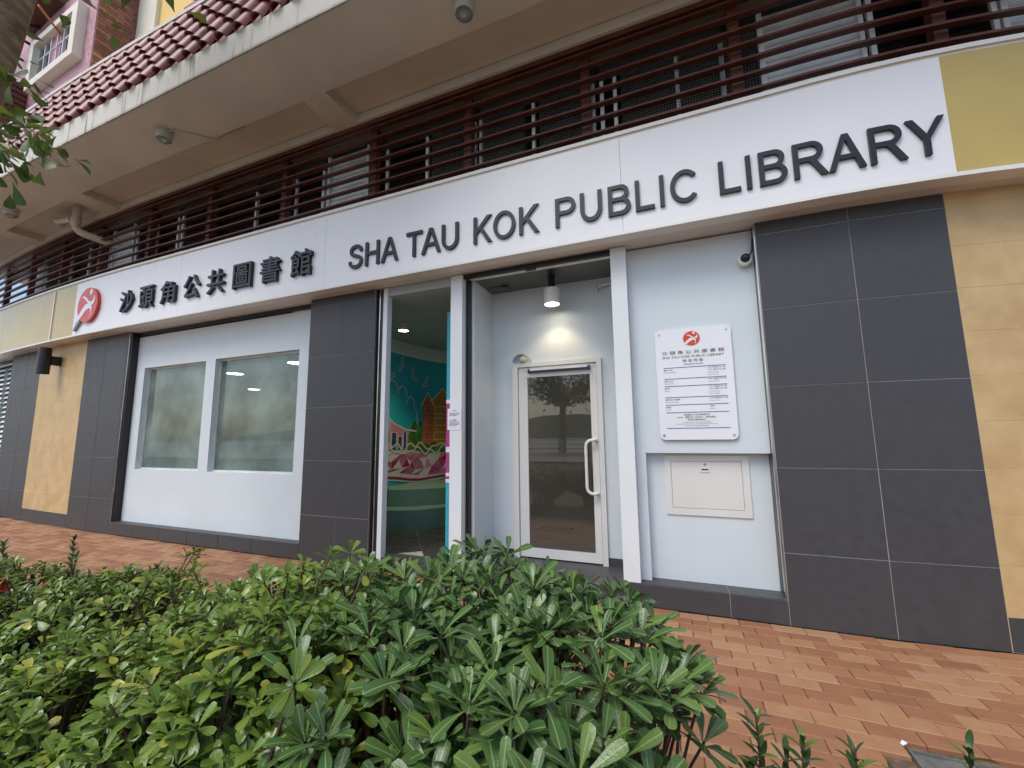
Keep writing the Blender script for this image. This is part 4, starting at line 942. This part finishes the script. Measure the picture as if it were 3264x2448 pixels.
# canopy lamps
def canopy_lamp(x, y, label, conduit):
    D_ = thing('canopy_lamp', (x, y + yc(x), 5.0), label, 'lamp', 'round lamps under the canopy')
    MB().lathe([(0.078, -0.115), (0.082, -0.10), (0.088, 0.0)], (x, y, 4.999), 'Z', 28).build('housing', M['lamp_grey'], D_, smooth=True)
    MB().lathe([(0.01, -0.150), (0.045, -0.142), (0.068, -0.122), (0.074, -0.114)], (x, y, 4.999), 'Z', 28).build('lens', M['clear'], D_, smooth=True)
    MB().lathe([(0.005, -0.138), (0.02, -0.128), (0.022, -0.116)], (x, y, 4.999), 'Z', 12).build('bulb', M['white_plastic'], D_, smooth=True)
    if conduit: MB().tube([(x + 0.08, y, 4.97), (x + 0.14, y + 0.03, 4.99), (x + 0.32, y + 0.2, 4.99), (x + 0.42, y + 0.33, 4.985), (x + 0.55, y + 0.36, 5.06), (x + 0.8, y + 0.40, 5.105)], 0.010, 8).build('conduit', M['lamp_grey'], D_, smooth=True)
canopy_lamp(-5.47, -0.92, 'round grey canopy lamp with a thin bent conduit', True)
canopy_lamp(-9.58, -0.86, 'round pale canopy lamp near the drain pipe, farthest down the soffit', False)
canopy_lamp(-1.47, -0.87, 'round canopy lamp with a clear bulb cover at the top edge', False)
# drain pipe under the canopy
DP = thing('drain_pipe', (-8.8, -0.38, 4.6), 'cream drain pipe with elbow dropping from the canopy into the louvres', 'pipe')
MB().tube([(-8.79, -0.38, 5.115), (-8.79, -0.38, 4.80), (-8.785, -0.365, 4.74), (-8.765, -0.33, 4.69), (-8.73, -0.28, 4.665), (-8.60, -0.05, 4.60), (-8.5, 0.12, 4.56)], 0.056, 14).build('pipe', M['pipe'], DP, smooth=True)
MB().tube([(-8.80, -0.38, 4.90), (-9.30, -0.42, 4.945)], 0.052, 14).build('branch', M['pipe'], DP, smooth=True)
for z in (5.09, 4.83, 4.77): MB().lathe([(0.064, -0.014), (0.064, 0.014)], (-8.79, -0.378, z), 'Z', 16).build('collar', M['pipe'], DP, smooth=True)
for x in (-9.28, -9.20, -8.88): MB().lathe([(0.061, -0.012), (0.061, 0.012)], (x, -0.40, 4.935 if x < -9 else 4.905), 'X', 16).build('collar', M['pipe'], DP, smooth=True)
# white louvred vent at the far end
VT = thing('louvred_vent', (-12.8, 0, 0), 'white slatted vent at the far end of the dark tiled front', 'vent')
MB().box(-13.5, -12.03, 0.10, 0.16, 0.05, 2.99).build('backing', M['black'], VT)
for k in range(30):
    z = 0.1 + 0.095 * k; g = MB(); g.prism([(-13.5, 0.02, z), (-13.5, 0.035, z), (-13.5, 0.09, z + 0.06), (-13.5, 0.075, z + 0.06)], (1.46, 0, 0)); o = g.build('slat', M['white'], VT); fix_normals(o)
MATX, MATY = (-1.79, -1.35), (1.72, 2.06)
# door mat and tactile studs inside the hall
MT = MB().box(MATX[0], MATX[1], MATY[0], MATY[1], 0.104, 0.115).build('door_mat', M['mat_red'], bend=False); tag(MT, 'dark red door mat on the floor behind the glass door', 'mat')
TS = thing('tactile_strip', (-1.55, 1.3, 0.104), 'raised tactile studs on the floor leading to the door mat', 'tactile strip')
for i in range(3):
    for j in range(7): MB().lathe([(0.014, 0), (0.012, 0.005), (0.006, 0.006)], (-1.62 + 0.06 * i + 0.004 * j, 1.0 + 0.09 * j, 0.104), 'Z', 8).build('stud', M['chrome'], TS, bend=False)
# utility cover and a scrap of litter on the paving
UC = thing('utility_cover', (0.98, -1.24, 0), 'grey recessed utility cover set among the pavers', 'cover')
MB().box(COVER[0] + 0.012, COVER[1] - 0.012, COVER[2] + 0.012, COVER[3] - 0.012, -0.03, -0.006).build('plate', M['cover'], UC)
g = MB()
for q in ((COVER[0], COVER[1], COVER[2], COVER[2] + 0.01), (COVER[0], COVER[1], COVER[3] - 0.01, COVER[3]), (COVER[0], COVER[0] + 0.01, COVER[2] + 0.01, COVER[3] - 0.01), (COVER[1] - 0.01, COVER[1], COVER[2] + 0.01, COVER[3] - 0.01)): g.box(*q, -0.03, 0.0)
g.build('rim', M['cover'], UC)
g = MB(); g.prism([(0.826, -1.150, 0.004), (0.842, -1.146, 0.012), (0.850, -1.130, 0.006), (0.834, -1.124, 0.010), (0.822, -1.136, 0.003)], (0, 0, 0.004)); o = g.build('paper_scrap', M['paper'], bend=False); fix_normals(o)
tag(o, 'tiny white paper scrap lying on the brick paving', 'litter')

# ================================================================== HOUSING BLOCK OVER THE CANOPY
A = thing('apartment_building', (-7, 0, 6.45), 'yellow and pink housing block with a brick side rising above the tiled canopy', 'building')
MB().box(-7.88, 4.2, 0.0, 0.3, 6.45, 13, nx=20).build('wall', M['yellow'], A)
MB().box(-8.45, -7.88, -0.06, 0.3, 6.45, 13, nx=2).build('pilaster', M['cream'], A)
MB().box(-13.6, -8.452, -0.56, 0.3, 6.45, 13, nx=12).build('bay', M['pink'], A)
MB().box(-13.6, -8.458, -0.572, -0.561, 6.45, 8.9, nx=12).build('mosaic_facing', M['pink_tile'], A)
V = []; F_ = []; RN = []
for k in range(62):
    z = 6.5 + 0.066 * k; off = 0.11 if k % 2 else 0.0; y = -0.555 + (off - 0.22)
    while y < 0.0:
        a, b = max(y, -0.555), min(y + 0.212, -0.065)
        if b - a > 0.02:
            n = len(V); x = -8.45; t = rng.uniform(0.010, 0.016)
            V += [(x, a, z), (x + t, a, z), (x + t, b, z), (x, b, z), (x, a, z + 0.058), (x + t, a, z + 0.058), (x + t, b, z + 0.058), (x, b, z + 0.058)]
            F_ += [tuple(n + q for q in f) for f in ((0, 1, 5, 4), (1, 2, 6, 5), (2, 3, 7, 6), (4, 5, 6, 7), (0, 3, 2, 1))]; val = min(1, max(0, rng.betavariate(1.6, 2.0))); RN += [val] * 8
        y += 0.22
g = MB(); g.v = V; g.f = F_; o = g.build('brickwork', M['brick_slip'], A, kind='stuff'); set_rnd(o.data, RN)
MB().box(-8.4, -8.43, -0.5, 0.0, 10.62, 10.74).build('string_course', M['cream'], A)
# bay window with a proud cream surround
sr = MB(); x0, x1, z0, z1 = -10.55, -8.76, 7.58, 8.56
for q in ((x0, x0 + 0.16, z0, z1), (x1 - 0.17, x1, z0, z1), (x0 + 0.16, x1 - 0.17, z0, z0 + 0.13), (x0 + 0.16, x1 - 0.17, z1 - 0.12, z1)): sr.box(q[0], q[1], -0.70, -0.5725, q[2], q[3])
w = sr.build('window', M['cream'], A)
xa, xb, za, zb = x0 + 0.16, x1 - 0.17, z0 + 0.13, z1 - 0.12
MB().quad((xa, -0.575, za), (xb, -0.575, za), (xb, -0.575, zb), (xa, -0.575, zb)).build('pane', M['glass_upper'], w)
for a in [xa + (xb - xa) * k / 6 for k in range(7)]: MB().box(a - 0.02, a + 0.02, -0.62, -0.58, za, zb).build('frame_bar', M['alu'], w)
MB().box(xa, xb, -0.615, -0.58, za + 0.48, za + 0.51).build('frame_bar', M['alu'], w)
MB().box(-9.95, -9.55, -0.60, -0.578, za, zb).build('blind', M['rose'], w)
MB().tube([(-9.6, -0.62, 8.40), (-9.2, -1.0, 8.34)], 0.018, 8).build('drying_rod', M['mural_amber'], w, smooth=True)
# brown slatted screens for air conditioners on the bay
for (x0, x1, y0, z0, z1) in ((-11.9, -10.85, -1.25, 7.05, 7.92), (-11.2, -9.75, -1.2, 9.12, 9.9)):
    c_ = MB().box(x0 + 0.03, x1 - 0.03, y0 + 0.03, -0.575, z0 + 0.02, z1 - 0.02).build('screen_box', M['dark_room'], A)
    nz_ = int((z1 - z0) / 0.105)
    for k in range(nz_):
        z = z0 + 0.105 * k; MB().box(x0, x1, y0, -0.574, z, z + 0.082).build('slat', M['post'], c_)
br = MB(); br.tube([(-10.75, -0.58, 8.66), (-10.75, -1.25, 8.66)], 0.025, 6); br.tube([(-10.75, -0.58, 9.1), (-10.75, -1.25, 8.66)], 0.025, 6); br.tube([(-11.35, -0.58, 8.66), (-11.35, -1.25, 8.66)], 0.025, 6); br.tube([(-10.75, -1.25, 8.66), (-11.4, -1.25, 8.66)], 0.025, 6)
br.build('bracket', M['black'], A)
MB().tube([(-6.43, -0.35, 7.69), (-5.4, -0.35, 7.72)], 0.03, 8).build('service_pipe', M['rose'], A, smooth=True)

# ================================================================== FOLIAGE
def leaf_geo(L_, W_, fold, curl, seg=6, peak=0.66, cup=0.0):
    v = []; uv = []; f = []
    TT = [0, 0.16, 0.36, 0.55, 0.72, 0.87, 0.96, 1.0]; WW = [0.12, 0.19, 0.44, 0.76, 0.96, 1.0, 0.80, 0.40] if peak > 0.6 else [0.12, 0.55, 0.92, 1.0, 0.85, 0.52, 0.22, 0.05]
    seg = len(TT) - 1
    for i in range(seg + 1):
        t = TT[i]; w = W_ * WW[i]
        y = L_ * t; z = -curl * L_ * t * t + 0.25 * curl * L_ * t
        for k, sx in enumerate((-1, 0, 1)):
            v.append((sx * w / 2, y - (0.02 * L_ if (t == 1 and sx) else 0), z + (fold * w / 2 if sx else 0) - cup * (W_ * 0.2) * (0 if sx else 0))); uv.append((0.5 + 0.5 * sx * (w / W_), t))
    for i in range(seg):
        for k in (0, 1):
            a = 3 * i + k; f.append((a, a + 1, a + 4, a + 3))
    return np.array(v), f, np.array(uv)
def leaf_variants(kind, specs, m, n):
    out = []
    for i in range(n):
        L_, W_, fold, curl, peak = specs(i); v, f, uv = leaf_geo(L_, W_, fold, curl, peak=peak); val = min(1, max(0, rng.betavariate(2.4, 2.6)))
        me = bpy.data.meshes.new(kind); me.from_pydata(v.tolist(), [], f); me.materials.append(m); set_rnd(me, [val] * len(v))
        ul = me.uv_layers.new(name='UVMap'); ul.data.foreach_set('uv', np.array([uv[a] for q in f for a in q], dtype=np.float32).ravel())
        me.polygons.foreach_set('use_smooth', [True] * len(f)); out.append((v, f, uv, me, val))
    return out
LV = {'dark': leaf_variants('leaf', lambda i: (rng.uniform(0.068, 0.088), rng.uniform(0.0225, 0.0275), rng.uniform(0.10, 0.35), rng.uniform(0.05, 0.35), 0.70), M['leaf_dark'], 16),
      'light': leaf_variants('leaf', lambda i: (rng.uniform(0.034, 0.046), rng.uniform(0.0135, 0.017), rng.uniform(0.05, 0.30), rng.uniform(0.1, 0.55), 0.64), M['leaf_light'], 16),
      'small': leaf_variants('leaf', lambda i: (rng.uniform(0.042, 0.060), rng.uniform(0.013, 0.018), rng.uniform(0.1, 0.4), rng.uniform(0.1, 0.6), 0.45), M['leaf_small'], 12),
      'tree': leaf_variants('leaf', lambda i: (rng.uniform(0.12, 0.18), rng.uniform(0.065, 0.09), rng.uniform(0.0, 0.25), rng.uniform(0.1, 0.5), 0.62), M['leaf_tree'], 10)}
def frame(dirv, up):
    y = Vector(dirv).normalized(); x = y.cross(Vector(up))
    if x.length < 1e-3: x = y.cross(Vector((1, 0, 0)))
    x.normalize(); z = x.cross(y); return x, y, z
def joined_leaves(name, lst, lk, parent, **tags):
    if not lst: return None
    V = []; F_ = []; RN = []; UV = []; n = 0
    for (k, mtx) in lst:
        v, f, uv, me, val = LV[lk][k]; a = np.array(mtx); w = v @ a[:3, :3].T + a[:3, 3]; V.append(w); RN += [val] * len(v)
        F_ += [tuple(n + q for q in p) for p in f]; UV += [uv[q] for p in f for q in p]; n += len(v)
    V = np.concatenate(V); off = wloc(parent); V = V - np.array(off)
    me = bpy.data.meshes.new(name); me.from_pydata(V.tolist(), [], F_); me.materials.append(LV[lk][0][3].materials[0]); set_rnd(me, RN)
    ul = me.uv_layers.new(name='UVMap'); ul.data.foreach_set('uv', np.array(UV, dtype=np.float32).ravel()); me.polygons.foreach_set('use_smooth', [True] * len(F_))
    o = bpy.data.objects.new(name, me); col.objects.link(o); o.parent = parent; return tag(o, **tags)
def rosette(p, axis, kind, n, sc, out):
    """a whorl of leaves round a shoot tip: inner ones upright, outer ones spread"""
    x, y, z = frame(axis, (0.3, 0.2, 1) if abs(Vector(axis).normalized().z) < 0.9 else (1, 0.3, 0)); A_ = y
    az0 = rng.uniform(0, 6.28)
    for i in range(n):
        q = i / max(1, n - 1); az = az0 + i * 2.39996 + rng.uniform(-0.2, 0.2); tilt = R(30 + 56 * q + rng.uniform(-9, 9)); s = sc * (0.78 + 0.28 * min(1, q * 2)) * rng.uniform(0.88, 1.1)
        rad = x * math.cos(az) + z * math.sin(az); d = A_ * math.cos(tilt) + rad * math.sin(tilt); nrm = A_ * math.sin(tilt) - rad * math.cos(tilt)
        lx = d.cross(nrm).normalized(); b = p - A_ * (0.012 * q) + rad * 0.003
        roll_ = rng.uniform(-0.25, 0.25); lx2 = lx * math.cos(roll_) + nrm * math.sin(roll_); n2 = lx2.cross(d)
        out.append((rng.randrange(len(LV[kind])), Matrix(((lx2.x * s, d.x * s, n2.x * s, b.x), (lx2.y * s, d.y * s, n2.y * s, b.y), (lx2.z * s, d.z * s, n2.z * s, b.z), (0, 0, 0, 1)))))
def hedge_top(x): return 0.94 if x > -0.85 else (0.94 - 0.18 * (-0.85 - x) / 0.95 if x > -1.8 else 0.76)
def leaf_rank(t):
    p = t[1].translation; q = t[1] @ Vector((0, 0.08, 0)); a, b = project(p), project(q)
    if a is None or b is None or not (-0.03 < a[0] < 1.03 and -0.03 < a[1] < 1.05): return 10.0
    return -math.hypot(b[0] - a[0], (b[1] - a[1]) * 0.75) * (1.0 + 1.5 * (p.z - 0.55))
def shrub(x, y, rx, ry, kind, n_top, n_low, label, seed, leaves=(8, 11), sc=1.0, n_parts=300, poke=0):
    T = thing('pittosporum_shrub' if kind == 'dark' else 'glossy_shrub', (x, y, 0.03), label, 'shrub', 'shrubs of the clipped hedge')
    br = MB(); out = []; tips = []
    for i in range(n_top + n_low + poke):
        a = rng.uniform(0, 6.28); r = math.sqrt(rng.random()); px, py = x + rx * r * math.cos(a), y + ry * r * math.sin(a)
        h = hedge_top(px) - 0.45 * max(0.0, -2.80 - py)
        if i < n_top: z = h - 0.16 * r ** 3 + rng.uniform(-0.05, 0.02)
        elif i < n_top + n_low: r = 0.45 + 0.6 * rng.random(); px, py = x + rx * r * math.cos(a), y + ry * r * math.sin(a); z = h - rng.uniform(0.10, 0.36)
        else: z = h + rng.uniform(0.02, 0.09)
        tip = Vector((px, py, z)); lean = Vector(((px - x) / rx, (py - y) / ry, 0)) * (0.35 if i < n_top else 0.75); ax = (Vector((0, 0, 1)) + lean + Vector((rng.gauss(0, .18), rng.gauss(0, .18), 0))).normalized()
        tips.append(tip); rosette(tip, ax, kind, rng.randint(*leaves), sc * rng.uniform(0.85, 1.12), out)
        base = Vector((x + 0.25 * (px - x), y + 0.25 * (py - y), 0.22 + rng.uniform(0, 0.2))); mid = base.lerp(tip, 0.55) - Vector((0, 0, 0.05)) + Vector((rng.gauss(0, .02), rng.gauss(0, .02), 0)); low = tip - ax * 0.07
        br.tube([base, mid, low, tip], [0.0055, 0.0042, 0.0032, 0.0028], 5, caps=False)
    for k in range(7):
        a = 6.28 * k / 7; e = Vector((x + 0.25 * rx * math.cos(a), y + 0.25 * ry * math.sin(a), 0.36)); br.tube([(x + 0.05 * math.cos(a), y + 0.05 * math.sin(a), 0.0), (x + 0.14 * rx * math.cos(a), y + 0.14 * ry * math.sin(a), 0.18), e], [0.013, 0.010, 0.007], 6, caps=False)
    br.build('branches', M['stem'], T, bend=False, smooth=True)
    out.sort(key=leaf_rank)
    off = wloc(T)
    for k, mtx in out[:n_parts]:
        o = bpy.data.objects.new('leaf', LV[kind][k][3]); col.objects.link(o); o.parent = T; o.matrix_local = Matrix.Translation(-off) @ mtx
    joined_leaves('foliage', out[n_parts:], kind, T, kind='stuff')
    return T
# dark large-leaved shrubs at the near end
shrub(-0.27, -2.58, 0.30, 0.36, 'dark', 84, 56, 'dark large-leaved shrub at the right end of the hedge by the paving', 1, sc=0.92)
shrub(-0.62, -2.36, 0.35, 0.32, 'dark', 86, 50, 'dark large-leaved shrub in front of the glass door', 2, sc=0.92)
shrub(-0.64, -2.82, 0.32, 0.30, 'dark', 74, 48, 'dark large-leaved shrub in the middle of the hedge nearest the viewer', 3, sc=0.90)
shrub(-0.30, -2.92, 0.22, 0.20, 'dark', 30, 20, 'dark large-leaved shrub at the bottom edge of the picture, right of centre', 4, n_parts=240, sc=0.9)
shrub(-1.08, -2.45, 0.32, 0.32, 'dark', 26, 10, 'bluish large-leaved shrub in front of the open entry', 5, n_parts=200, sc=0.85)
# glossier, smaller-leaved shrubs further along
shrub(-0.98, -2.90, 0.38, 0.38, 'light', 290, 120, 'light glossy shrub at the bottom edge left of the large-leaved shrubs', 6, sc=1.12, n_parts=280, poke=4)
shrub(-1.38, -2.46, 0.46, 0.42, 'light', 330, 90, 'light glossy shrub in front of the dark tiled middle pier', 7, n_parts=180, poke=10)
shrub(-1.62, -3.02, 0.44, 0.38, 'light', 300, 90, 'light glossy shrub near the lower left corner', 8, n_parts=240, sc=1.08, poke=3)
shrub(-2.20, -2.58, 0.48, 0.44, 'light', 300, 70, 'light glossy shrub below the two misted windows', 9, n_parts=150, poke=12)
shrub(-2.40, -3.05, 0.48, 0.38, 'light', 260, 70, 'light glossy shrub at the left edge of the hedge', 10, n_parts=140)
shrub(-3.05, -2.72, 0.45, 0.45, 'light', 160, 40, 'light glossy shrub at the far left end of the hedge', 11, n_parts=80)
# upright small-leaved shrubs
def shoot(p, h, out, br, lean=(0, 0)):
    p = Vector(p); top = p + Vector((lean[0], lean[1], h)); br.tube([p, p.lerp(top, 0.5) + Vector((rng.gauss(0, .006), rng.gauss(0, .006), 0)), top], [0.004, 0.003, 0.0018], 5, caps=False)
    n = int(h / 0.013); ax = (top - p).normalized(); az = rng.uniform(0, 6)
    for i in range(n):
        t = i / n; q = p.lerp(top, t); az += 1.57 + rng.uniform(-0.25, 0.25)
        for sgn in (0, math.pi):
            x, y, z = frame(ax, (1, 0.2, 0.1)); rad = x * math.cos(az + sgn) + z * math.sin(az + sgn); tilt = R(62 - 34 * t + rng.uniform(-14, 14)); d = ax * math.cos(tilt) + rad * math.sin(tilt); nr = ax * math.sin(tilt) - rad * math.cos(tilt); lx = d.cross(nr).normalized(); n2 = lx.cross(d)
            s = (1.08 - 0.30 * t) * rng.uniform(0.8, 1.15)
            out.append((rng.randrange(len(LV['small'])), Matrix(((lx.x * s, d.x * s, n2.x * s, q.x), (lx.y * s, d.y * s, n2.y * s, q.y), (lx.z * s, d.z * s, n2.z * s, q.z), (0, 0, 0, 1)))))
def upright(x, y, shoots, label, flowers=(), n_parts=300):
    T = thing('small_leaved_shrub', (x, y, 0.03), label, 'shrub', 'upright small-leaved shrubs in the bed'); br = MB(); out = []
    for (sx, sy, zb, zt, lx, ly) in shoots:
        br.tube([(x + 0.3 * (sx - x), y + 0.3 * (sy - y), 0.0), (x + 0.7 * (sx - x), y + 0.7 * (sy - y), zb * 0.55), (sx, sy, zb)], [0.007, 0.006, 0.004], 5, caps=False)
        shoot((sx, sy, zb), zt - zb, out, br, (lx, ly))
    br.build('branches', M['stem'], T, bend=False, smooth=True); out.sort(key=leaf_rank); off = wloc(T)
    for k, mtx in out[:n_parts]:
        o = bpy.data.objects.new('leaf', LV['small'][k][3]); col.objects.link(o); o.parent = T; o.matrix_local = Matrix.Translation(-off) @ mtx
    joined_leaves('foliage', out[n_parts:], 'small', T, kind='stuff')
    for (fx, fy, fz) in flowers:
        g = MB()
        for i in range(26):
            d = Vector((rng.gauss(0, 1), rng.gauss(0, 1), abs(rng.gauss(0, 1)))).normalized(); p = Vector((fx, fy, fz)) + d * rng.uniform(0.012, 0.034); a, b, c = frame(d, (0.2, 1, 0.3))
            g.quad(tuple(p - a * 0.006), tuple(p + b * 0.012), tuple(p + a * 0.006), tuple(p - b * 0.004)); g.quad(tuple(p - c * 0.006), tuple(p + b * 0.012), tuple(p + c * 0.006), tuple(p - b * 0.004))
        g.build('flower_head', M['flower'], T, bend=False)
    return T
rs = lambda xs, zb, ys, n, zlo, zhi: [(rng.uniform(*xs), rng.uniform(*ys), zb, rng.uniform(zlo, zhi), rng.gauss(0, .02), rng.gauss(0, .02)) for _ in range(n)]
upright(0.18, -2.42, [(0.137, -2.40, 0.46, 0.70, -0.004, 0), (0.165, -2.42, 0.46, 0.645, 0.02, 0), (0.12, -2.46, 0.45, 0.60, -0.02, 0), (0.213, -2.43, 0.46, 0.685, 0.003, 0), (0.235, -2.45, 0.44, 0.60, 0.03, 0)] + rs((0.08, 0.26), 0.40, (-2.52, -2.40), 14, 0.52, 0.62), 'upright small-leaved shrub just right of the large-leaved hedge end')
upright(0.34, -2.43, [(0.311, -2.42, 0.46, 0.68, 0.0, 0), (0.362, -2.445, 0.45, 0.66, 0.01, 0), (0.30, -2.46, 0.44, 0.60, -0.02, 0), (0.39, -2.46, 0.44, 0.60, 0.02, 0)] + rs((0.28, 0.42), 0.40, (-2.52, -2.42), 8, 0.48, 0.58), 'upright small-leaved shrub in the middle of the bottom right row')
upright(0.52, -2.38, [(0.514, -2.37, 0.46, 0.70, 0.004, 0), (0.50, -2.40, 0.44, 0.62, -0.02, 0), (0.55, -2.41, 0.44, 0.60, 0.02, 0)] + rs((0.46, 0.62), 0.38, (-2.48, -2.38), 7, 0.46, 0.56), 'upright small-leaved shrub beside the grey utility cover')
upright(-3.3, -2.46, [(-3.31, -2.475, 0.5, 0.82, 0.01, 0), (-3.28, -2.45, 0.5, 0.74, 0.03, 0), (-2.947, -2.348, 0.5, 0.85, 0.0, 0), (-2.92, -2.36, 0.5, 0.76, 0.04, 0)] + rs((-3.6, -2.85), 0.42, (-2.62, -2.32), 30, 0.58, 0.72), 'upright small-leaved shrub with red flower heads at the left edge', flowers=((-2.42, -2.77, 0.80), (-2.62, -2.55, 0.70), (-2.40, -2.79, 0.785)))
upright(-2.35, -2.32, [(-2.287, -2.42, 0.46, 0.76, 0.02, 0), (-2.334, -2.31, 0.46, 0.76, 0.04, 0)] + rs((-2.7, -2.0), 0.42, (-2.40, -2.22), 22, 0.56, 0.70), 'upright small-leaved shrub along the back of the hedge below the windows')

# street tree at the left edge, leaning in over the pavement
ST = thing('street_tree', (-5.5, -2.55, 0.0), 'leaning street tree with broad leaves hanging into the top left corner', 'tree')
trunk_path = [(-5.5, -2.55, 0.0), (-5.3, -2.53, 1.2), (-5.02, -2.50, 2.5), (-4.78, -2.48, 3.5), (-4.55, -2.45, 4.3), (-4.28, -2.43, 5.2), (-4.05, -2.45, 6.2)]
MB().tube(trunk_path, [0.17, 0.145, 0.13, 0.122, 0.115, 0.10, 0.085], 18).build('trunk', M['bark'], ST, bend=False, smooth=True)
tb = MB(); tl = []
def leaf_cluster(p, d, n, spread=0.10):
    for _ in range(n):
        q = Vector(p) + Vector((rng.gauss(0, spread), rng.gauss(0, spread), rng.gauss(0, spread))); dv = (Vector(d) + Vector((rng.gauss(0, .6), rng.gauss(0, .6), rng.gauss(0, .5) - 0.35))).normalized()
        x, y, z = frame(dv, (rng.gauss(0, .4), rng.gauss(0, .4), 1)); s = rng.uniform(0.7, 1.05)
        tl.append((rng.randrange(len(LV['tree'])), Matrix(((x.x * s, y.x * s, z.x * s, q.x), (x.y * s, y.y * s, z.y * s, q.y), (x.z * s, y.z * s, z.z * s, q.z), (0, 0, 0, 1)))))
def limb(pts, r0, nper, spread=0.11):
    tb.tube(pts, [r0 * (1 - 0.75 * i / (len(pts) - 1)) for i in range(len(pts))], 7)
    for i in range(1, len(pts)):
        d = (Vector(pts[i]) - Vector(pts[i - 1])).normalized()
        for k in range(nper):
            t = rng.random(); leaf_cluster(Vector(pts[i - 1]).lerp(Vector(pts[i]), t), d, 2, spread)
RAY = lambda px, py, t: CAM + (_fwd + _right * ((px - 1632) / F_PX) + _up2 * ((1224 - py) / F_PX)) * t
limb([(-4.80, -2.48, 3.42), (-4.45, -2.42, 3.62), (-4.15, -2.36, 3.55), (-3.92, -2.33, 3.38), (-3.74, -2.31, 3.24)], 0.014, 7, 0.06)
limb([(-4.72, -2.48, 3.60), (-4.48, -2.44, 3.50), (-4.28, -2.41, 3.36), (-4.14, -2.39, 3.20)], 0.012, 8, 0.07)
limb([(-4.66, -2.47, 3.95), (-4.42, -2.43, 4.02), (-4.20, -2.40, 3.92)], 0.012, 6, 0.08)
limb([(-4.76, -2.50, 3.50), (-4.58, -2.48, 3.32), (-4.44, -2.47, 3.14)], 0.010, 9, 0.08)
for k in range(16):
    a = rng.uniform(0, 6.28); zb = rng.uniform(4.9, 6.2); t = (zb - 4.3) / 1.9; b = Vector((-4.4 + 0.35 * t, -2.45, zb)); e = b + Vector((math.cos(a) * rng.uniform(0.9, 2.2), math.sin(a) * rng.uniform(0.6, 1.3) - 0.5, rng.uniform(0.5, 1.8)))
    limb([b, b.lerp(e, 0.5) + Vector((0, 0, 0.2)), e], 0.035, 26, 0.30)
tb.build('branches', M['bark'], ST, bend=False, smooth=True, kind='stuff')
tl.sort(key=leaf_rank); off = wloc(ST)
vis = [t for t in tl if leaf_rank(t) < 5][:200]; ids = {id(t) for t in vis}
for k, mtx in vis:
    o = bpy.data.objects.new('leaf', LV['tree'][k][3]); col.objects.link(o); o.parent = ST; o.matrix_local = Matrix.Translation(-off) @ mtx
joined_leaves('crown', [t for t in tl if id(t) not in ids], 'tree', ST, kind='stuff')

# ================================================================== ACROSS THE ROAD (seen mirrored in the glass)
WT = thing('waterfront_tree', (-9.0, -29.5, 0.0), 'broad spreading tree across the road, mirrored in the glass door', 'tree')
MB().tube([(-9.05, -29.5, 0), (-9.0, -29.5, 1.6), (-8.95, -29.5, 3.2), (-8.9, -29.5, 4.2)], [0.36, 0.30, 0.27, 0.26], 14).build('trunk', M['bark'], WT, bend=False, smooth=True)
tb = MB(); wl_ = []
for k in range(26):
    a = 6.28 * k / 26 + rng.uniform(-.2, .2); ln = rng.uniform(2.2, 4.6); b = Vector((-8.93, -29.5, rng.uniform(3.6, 4.3))); e = b + Vector((math.cos(a) * ln, math.sin(a) * ln * 0.7, rng.uniform(0.5, 3.6))); m_ = b.lerp(e, 0.45) + Vector((0, 0, 0.25))
    tb.tube([b, m_, e], [0.13, 0.08, 0.025], 7)
    for _ in range(190):
        t = rng.uniform(0.30, 1.12); q = b.lerp(e, t) + Vector((rng.gauss(0, .55), rng.gauss(0, .55), rng.gauss(0, .38) + 0.25)); dv = Vector((rng.gauss(0, 1), rng.gauss(0, 1), rng.gauss(0, .6))).normalized(); x, y, z = frame(dv, (0.1, 0.1, 1)); s = rng.uniform(1.3, 2.4)
        wl_.append((rng.randrange(len(LV['tree'])), Matrix(((x.x * s, y.x * s, z.x * s, q.x), (x.y * s, y.y * s, z.y * s, q.y), (x.z * s, y.z * s, z.z * s, q.z), (0, 0, 0, 1)))))
tb.build('branches', M['bark'], WT, bend=False, smooth=True, kind='stuff'); joined_leaves('crown', wl_, 'tree', WT, kind='stuff')
for i, nth in enumerate(('first', 'second', 'third', 'fourth', 'fifth')):
    x0 = -17.4 + 3.1 * i
    rail = thing('guard_rail', (x0 + 1.4, -27.0, 0.0), 'galvanised guard rail across the road, ' + nth + ' of the row mirrored in the glass', 'railing', 'guard rails across the road')
    MB().tube([(x0, -27, 0.0), (x0, -27, 0.85), (x0 + 0.06, -27, 0.98), (x0 + 0.2, -27, 1.05), (x0 + 2.6, -27, 1.05), (x0 + 2.74, -27, 0.98), (x0 + 2.8, -27, 0.85), (x0 + 2.8, -27, 0.0)], 0.045, 8).build('hoop', M['galv'], rail, bend=False, smooth=True)
    for z in (0.35, 0.7): MB().tube([(x0, -27, z), (x0 + 2.8, -27, z)], 0.035, 8).build('bar', M['galv'] if z > 0.5 else M['orange'], rail, bend=False, smooth=True)
